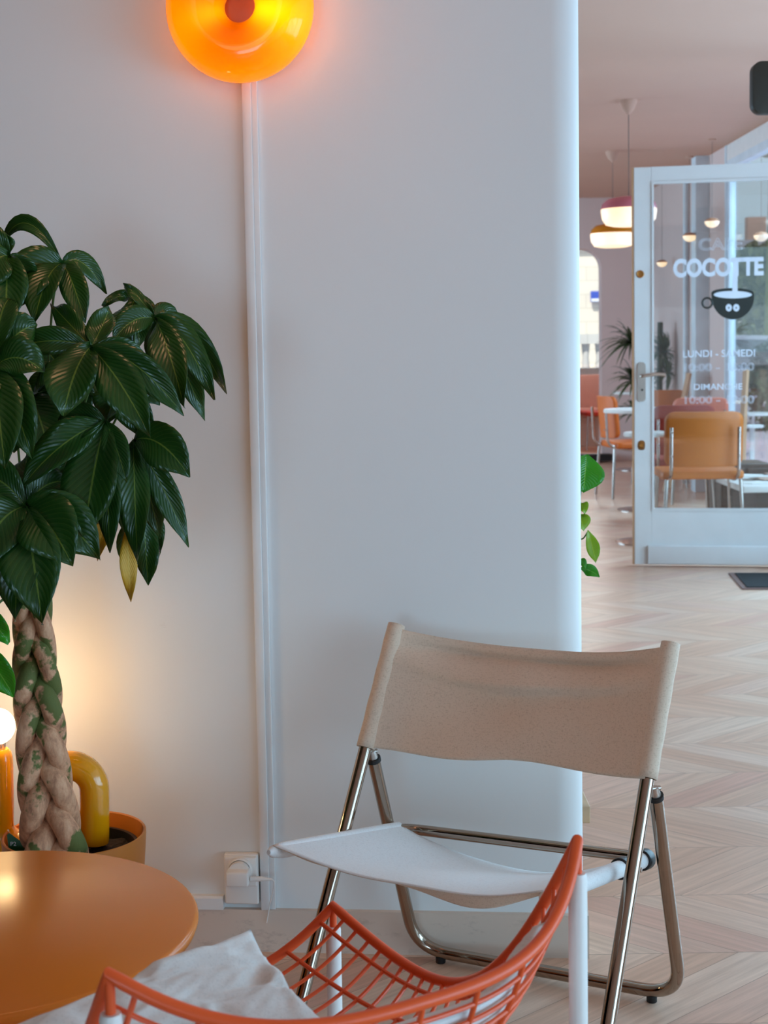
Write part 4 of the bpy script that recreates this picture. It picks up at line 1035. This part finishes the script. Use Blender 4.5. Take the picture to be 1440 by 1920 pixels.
# dracaena
dy = 13.3
dc = U(1230, 700, dy)
t = thing('dracaena_plant', 'tall spiky dracaena plant standing behind the glazed door stile', 'potted plant', (dc.x, dy, 0))
MB().lathe([(0, 0), (.13, 0), (.17, .30), (.16, .30), (.15, .26), (0, .26)], (dc.x, dy, 0), 36).obj('pot', P('orange_pot', rgb(206, 92, 40), .5), t)
DG = P('dracaena_green', rgb(66, 84, 48), .45, var=.3, scale=5)
b = MB(); b.tube([Vector((dc.x - .02, dy, .26)), U(1236, 800, dy), U(1238, 604, dy)], [.03, .028, .026], 12); b.tube([Vector((dc.x - .05, dy, .26)), U(1195, 740, dy), U(1186, 640, dy)], [.02, .018, .016], 10); b.obj('stem', P('dracaena_stem', rgb(58, 60, 40), .8), t)
for hubn, (hx_, hy_, nL, Ln) in enumerate(((1184, 642, 70, .36), (1190, 715, 80, .34), (1244, 660, 80, .34), (1252, 700, 60, .28), (1192, 775, 50, .28))):
    b = MB(); h = U(hx_, hy_, dy)
    for i in range(nL):
        a = random.random() * 2 * PI; el = random.uniform(-.35, 1.25); L_ = Ln * random.uniform(.7, 1.15)
        d = Vector((math.cos(a) * math.cos(el), math.sin(a) * math.cos(el) * .6, math.sin(el)))
        tip = h + d * L_ - Vector((0, 0, L_ * .42)); tip.x = min(tip.x, WX - .12); mid = h + d * L_ * .55 + Vector((0, 0, .02))
        s = d.cross(Vector((0, 0, 1))); s = s.normalized() if s.length > .01 else Vector((1, 0, 0))
        def fn(v, u, h=h, mid=mid, tip=tip, s=s):
            p = (1 - v) ** 2 * h + 2 * v * (1 - v) * mid + v * v * tip; return p + (s + Vector((0, 0, .3))) * ((u - .5) * .030 * (1 - v) ** .6 + 0)
        b.grid(fn, 6, 1)
    b.obj('foliage', DG, t, angle=180)

# ------------------------------------------------------------------ the street outside
struct(MB().grid(lambda a, b: Vector((-40 + 120 * a, 20.1 + 200 * b, -.12)), 1, 1).obj('ground', P('pale_paving', rgb(176, 170, 184), .8, var=.1, scale=1.5), smooth=False))
struct(MB().grid(lambda a, b: Vector((WX + .21 + 60 * a, -30 + 50.1 * b, -.12)), 1, 1).obj('terrace', P('terrace_paving', rgb(184, 172, 190), .8, var=.08, scale=2), smooth=False))
def facade_mat(name, c, c2):
    k = Nt(name); v = k.coord()
    br = k.n('ShaderNodeTexBrick'); br.inputs['Scale'].default_value = .9; br.inputs['Mortar Size'].default_value = .01
    br.inputs['Color1'].default_value = c; br.inputs['Color2'].default_value = c2; br.inputs['Mortar'].default_value = tuple(x * .8 for x in c[:3]) + (1,)
    mp = k.n('ShaderNodeMapping'); mp.inputs['Rotation'].default_value = (PI / 2, 0, 0); tc = k.n('ShaderNodeTexCoord'); k.l(tc.outputs['Object'], mp.inputs[0]); k.l(mp.outputs[0], br.inputs[0])
    k.l(br.outputs[0], k.b.inputs['Base Color']); k.b.inputs['Roughness'].default_value = .9; return k.m
STONE = facade_mat('pale_stone', rgb(214, 208, 200), rgb(202, 196, 190)); WIN = P('dark_window', rgb(90, 98, 110), .2)
def building(x0, x1, y, h, label, nx, nz, roof=True, cols=STONE):
    t = thing('town_building', label, 'building', ((x0 + x1) / 2, y, -.12))
    MB().box(((x0 + x1) / 2, y + 3, h / 2 - .12), (x1 - x0, 6, h)).obj('wall', cols, t, smooth=False)
    for i in range(nx):
        for j in range(nz):
            cx_ = x0 + (x1 - x0) * (i + .5) / nx; cz = h * (j + .55) / nz
            MB().box((cx_, y - .02, cz), ((x1 - x0) / nx * .36, .12, h / nz * .55)).obj('window', WIN, t, smooth=False)
    b = MB()
    for j in range(nz): b.box(((x0 + x1) / 2, y - .08, h * (j + .1) / nz), (x1 - x0, .2, .16))
    b.obj('string_course', TRIMM, t, smooth=False)
    if roof:
        b = MB(); b.prism([(0, 0), (x1 - x0, 0), (x1 - x0 - .8, 1.1), (.8, 1.1)], -5.8, Vector((1, 0, 0)), Vector((0, 0, 1)), Vector((x0, y + .1, h - .12))); b.obj('roof', P('zinc_roof', rgb(140, 140, 150), .6), t, smooth=False)
        for cx_ in (x0 + (x1 - x0) * .3, x0 + (x1 - x0) * .62):
            MB().box((cx_, y + 2, h + 1.3), (.9, .6, 1.8)).obj('chimney', P('chimney_brick', rgb(160, 130, 118), .9), t, smooth=False)
    return t
building(14.5, 27, 70, 5.0, 'pale stone town house with chimneys across the street beyond the trees', 4, 3)
bld = building(-1, 6, 30, 9, 'cream stone building front standing in for its mirror reflection, seen through the rounded opening', 4, 3, False, facade_mat('cream_stone', rgb(236, 224, 206), rgb(226, 214, 198)))  # cream stone, lighter and warmer than the other facade
sg = U(1124, 556, 29.9)
pl_ = MB().box(sg, (.36, .06, .22)).obj('street_sign', P('sign_blue', rgb(60, 84, 180), .4), bld, bevel=.01); pl_['label'] = 'blue and white street name plate'
MB().box(sg + Vector((0, -.04, -.07)), (.34, .02, .06)).obj('white_band', WHT, pl_)
# balustrade in front of that building
t = thing('stone_balustrade', 'pale stone balustrade standing in for its mirror reflection, seen low through the rounded opening', 'balustrade', (3.2, 24, -.12))
b = MB(); b.box((3.2, 24, 1.30), (5, .3, .16)); b.box((3.2, 24, .0), (5, .3, .25)); b.obj('coping', STONE, t, smooth=False)
for i in range(22): MB().lathe([(.06, .12), (.05, .2), (.10, .5), (.05, 1.0), (.07, 1.22)], (.9 + i * .22, 24, 0), 14).obj('baluster', STONE, t)
# trees
def foliage_mat(name, a, b_):
    k = Nt(name); n = k.noise(k.coord(), 3, 3); k.l(k.mix(n, a, b_), k.b.inputs['Base Color']); k.b.inputs['Roughness'].default_value = .6
    k.b.inputs['Transmission Weight'].default_value = 0
    return k.m
FG = [foliage_mat('olive_foliage', rgb(112, 128, 84), rgb(150, 150, 100)), foliage_mat('pale_foliage', rgb(170, 186, 170), rgb(200, 208, 200)), foliage_mat('dark_shrub', rgb(50, 66, 46), rgb(76, 86, 60))]
def treeo(cx, cy, z0, z1, r, m, n, sz, label, name='street_tree'):
    t = thing(name, label, 'tree' if name == 'street_tree' else 'shrub', (cx, cy, -.12))
    MB().tube([Vector((cx, cy, -.12)), Vector((cx + .1, cy, (z0 + z1) / 2))], [.16 if name == 'street_tree' else .04, .07 if name == 'street_tree' else .03], 10).obj('trunk', BARK, t)
    vs, fs = [], []
    for i in range(n):
        while True:
            p = Vector((random.uniform(-1, 1), random.uniform(-1, 1), random.uniform(-1, 1)))
            if p.length < 1: break
        q_ = Vector((cx + p.x * r, cy + p.y * r, (z0 + z1) / 2 + p.z * (z1 - z0) / 2))
        a = Vector((random.gauss(0, 1), random.gauss(0, 1), random.gauss(0, 1))).normalized(); c = a.cross(Vector((.3, .5, .8))).normalized()
        k = len(vs); vs += [q_ - a * sz, q_ + c * sz * .5, q_ + a * sz, q_ - c * sz * .5]; fs.append([k, k + 1, k + 2, k + 3])
    MB().add(vs, fs).obj('foliage', m, t, smooth=False)
    return t
treeo(8.8, 33, .9, 3.5, 1.4, FG[0], 2600, .13, 'olive green street tree seen through the door glass beside the letters TTE')
treeo(11.2, 36, 1.2, 3.9, 1.7, FG[0], 2600, .14, 'second olive street tree further right beyond the terrace')
treeo(7.9, 30, 4.9, 7.4, 1.6, FG[1], 3200, .10, 'pale silvery tree crown seen above the glazed door')
treeo(3.9, 14.6, .3, 1.25, .30, FG[2], 900, .06, 'dark terrace shrub behind the white window post', 'terrace_shrub')
treeo(5.2, 18.4, .3, 1.15, .35, FG[2], 900, .07, 'dark terrace shrub right of the white window post, under the cup emblem', 'terrace_shrub')
# parked cars
def car(cx, cy, m, label):
    t = thing('parked_car', label, 'car', (cx, cy, -.12), 'cars parked across the street')
    prof_ = [(-2, .2), (2, .2), (2.05, .55), (1.9, .8), (1.1, .92), (.55, 1.38), (-.9, 1.42), (-1.5, .98), (-2, .85), (-2.05, .5)]
    MB().prism(prof_, 1.7, Vector((1, 0, 0)), Vector((0, 0, 1)), Vector((cx, cy + .85, -.1))).obj('body', m, t, bevel=.06)
    MB().prism([(-1.25, .95), (.85, .95), (.45, 1.32), (-.85, 1.35)], 1.74, Vector((1, 0, 0)), Vector((0, 0, 1)), Vector((cx, cy + .87, -.1))).obj('side_window', WIN, t, smooth=False)
    for wx in (-1.3, 1.25):
        for wy in (-.8, .8): MB().lathe([(0, -.1), (.3, -.1), (.32, 0), (.3, .1), (0, .1)], (cx + wx, cy + wy, .2), 24, axis=(0, 1, 0)).obj('wheel', BLACKP, t)
car(6.0, 22.5, P('silver_car_paint', rgb(170, 172, 190), .3, .5), 'silver-grey parked car seen through the window beside the lettering')
car(9.6, 24.5, P('red_car_paint', rgb(150, 60, 60), .3, .2), 'dull red parked car further down the street')
# terrace tables
for (px, py, y, r, lb) in ((1408, 797, 11.9, .10, 'small white terrace table nearest to the window'), (1412, 774, 13.6, .2, 'white terrace table behind the nearest one'), (1408, 752, 15.4, .24, 'white terrace table furthest from the window')):
    p = U(px, py, y); t = thing('terrace_table', lb, 'table', (p.x, y, -.12), 'white tables on the terrace')
    MB().lathe([(0, p.z - .02), (r, p.z - .02), (r, p.z), (0, p.z)], (p.x, y, 0), 36).obj('tabletop', WHITEP, t)
    MB().lathe([(.015, -.12), (.015, p.z - .02)], (p.x, y, 0), 12).obj('pedestal', WHITEP, t); MB().lathe([(0, -.12), (.16, -.12), (.14, -.1), (0, -.09)], (p.x, y, 0), 24).obj('base_plate', WHITEP, t)
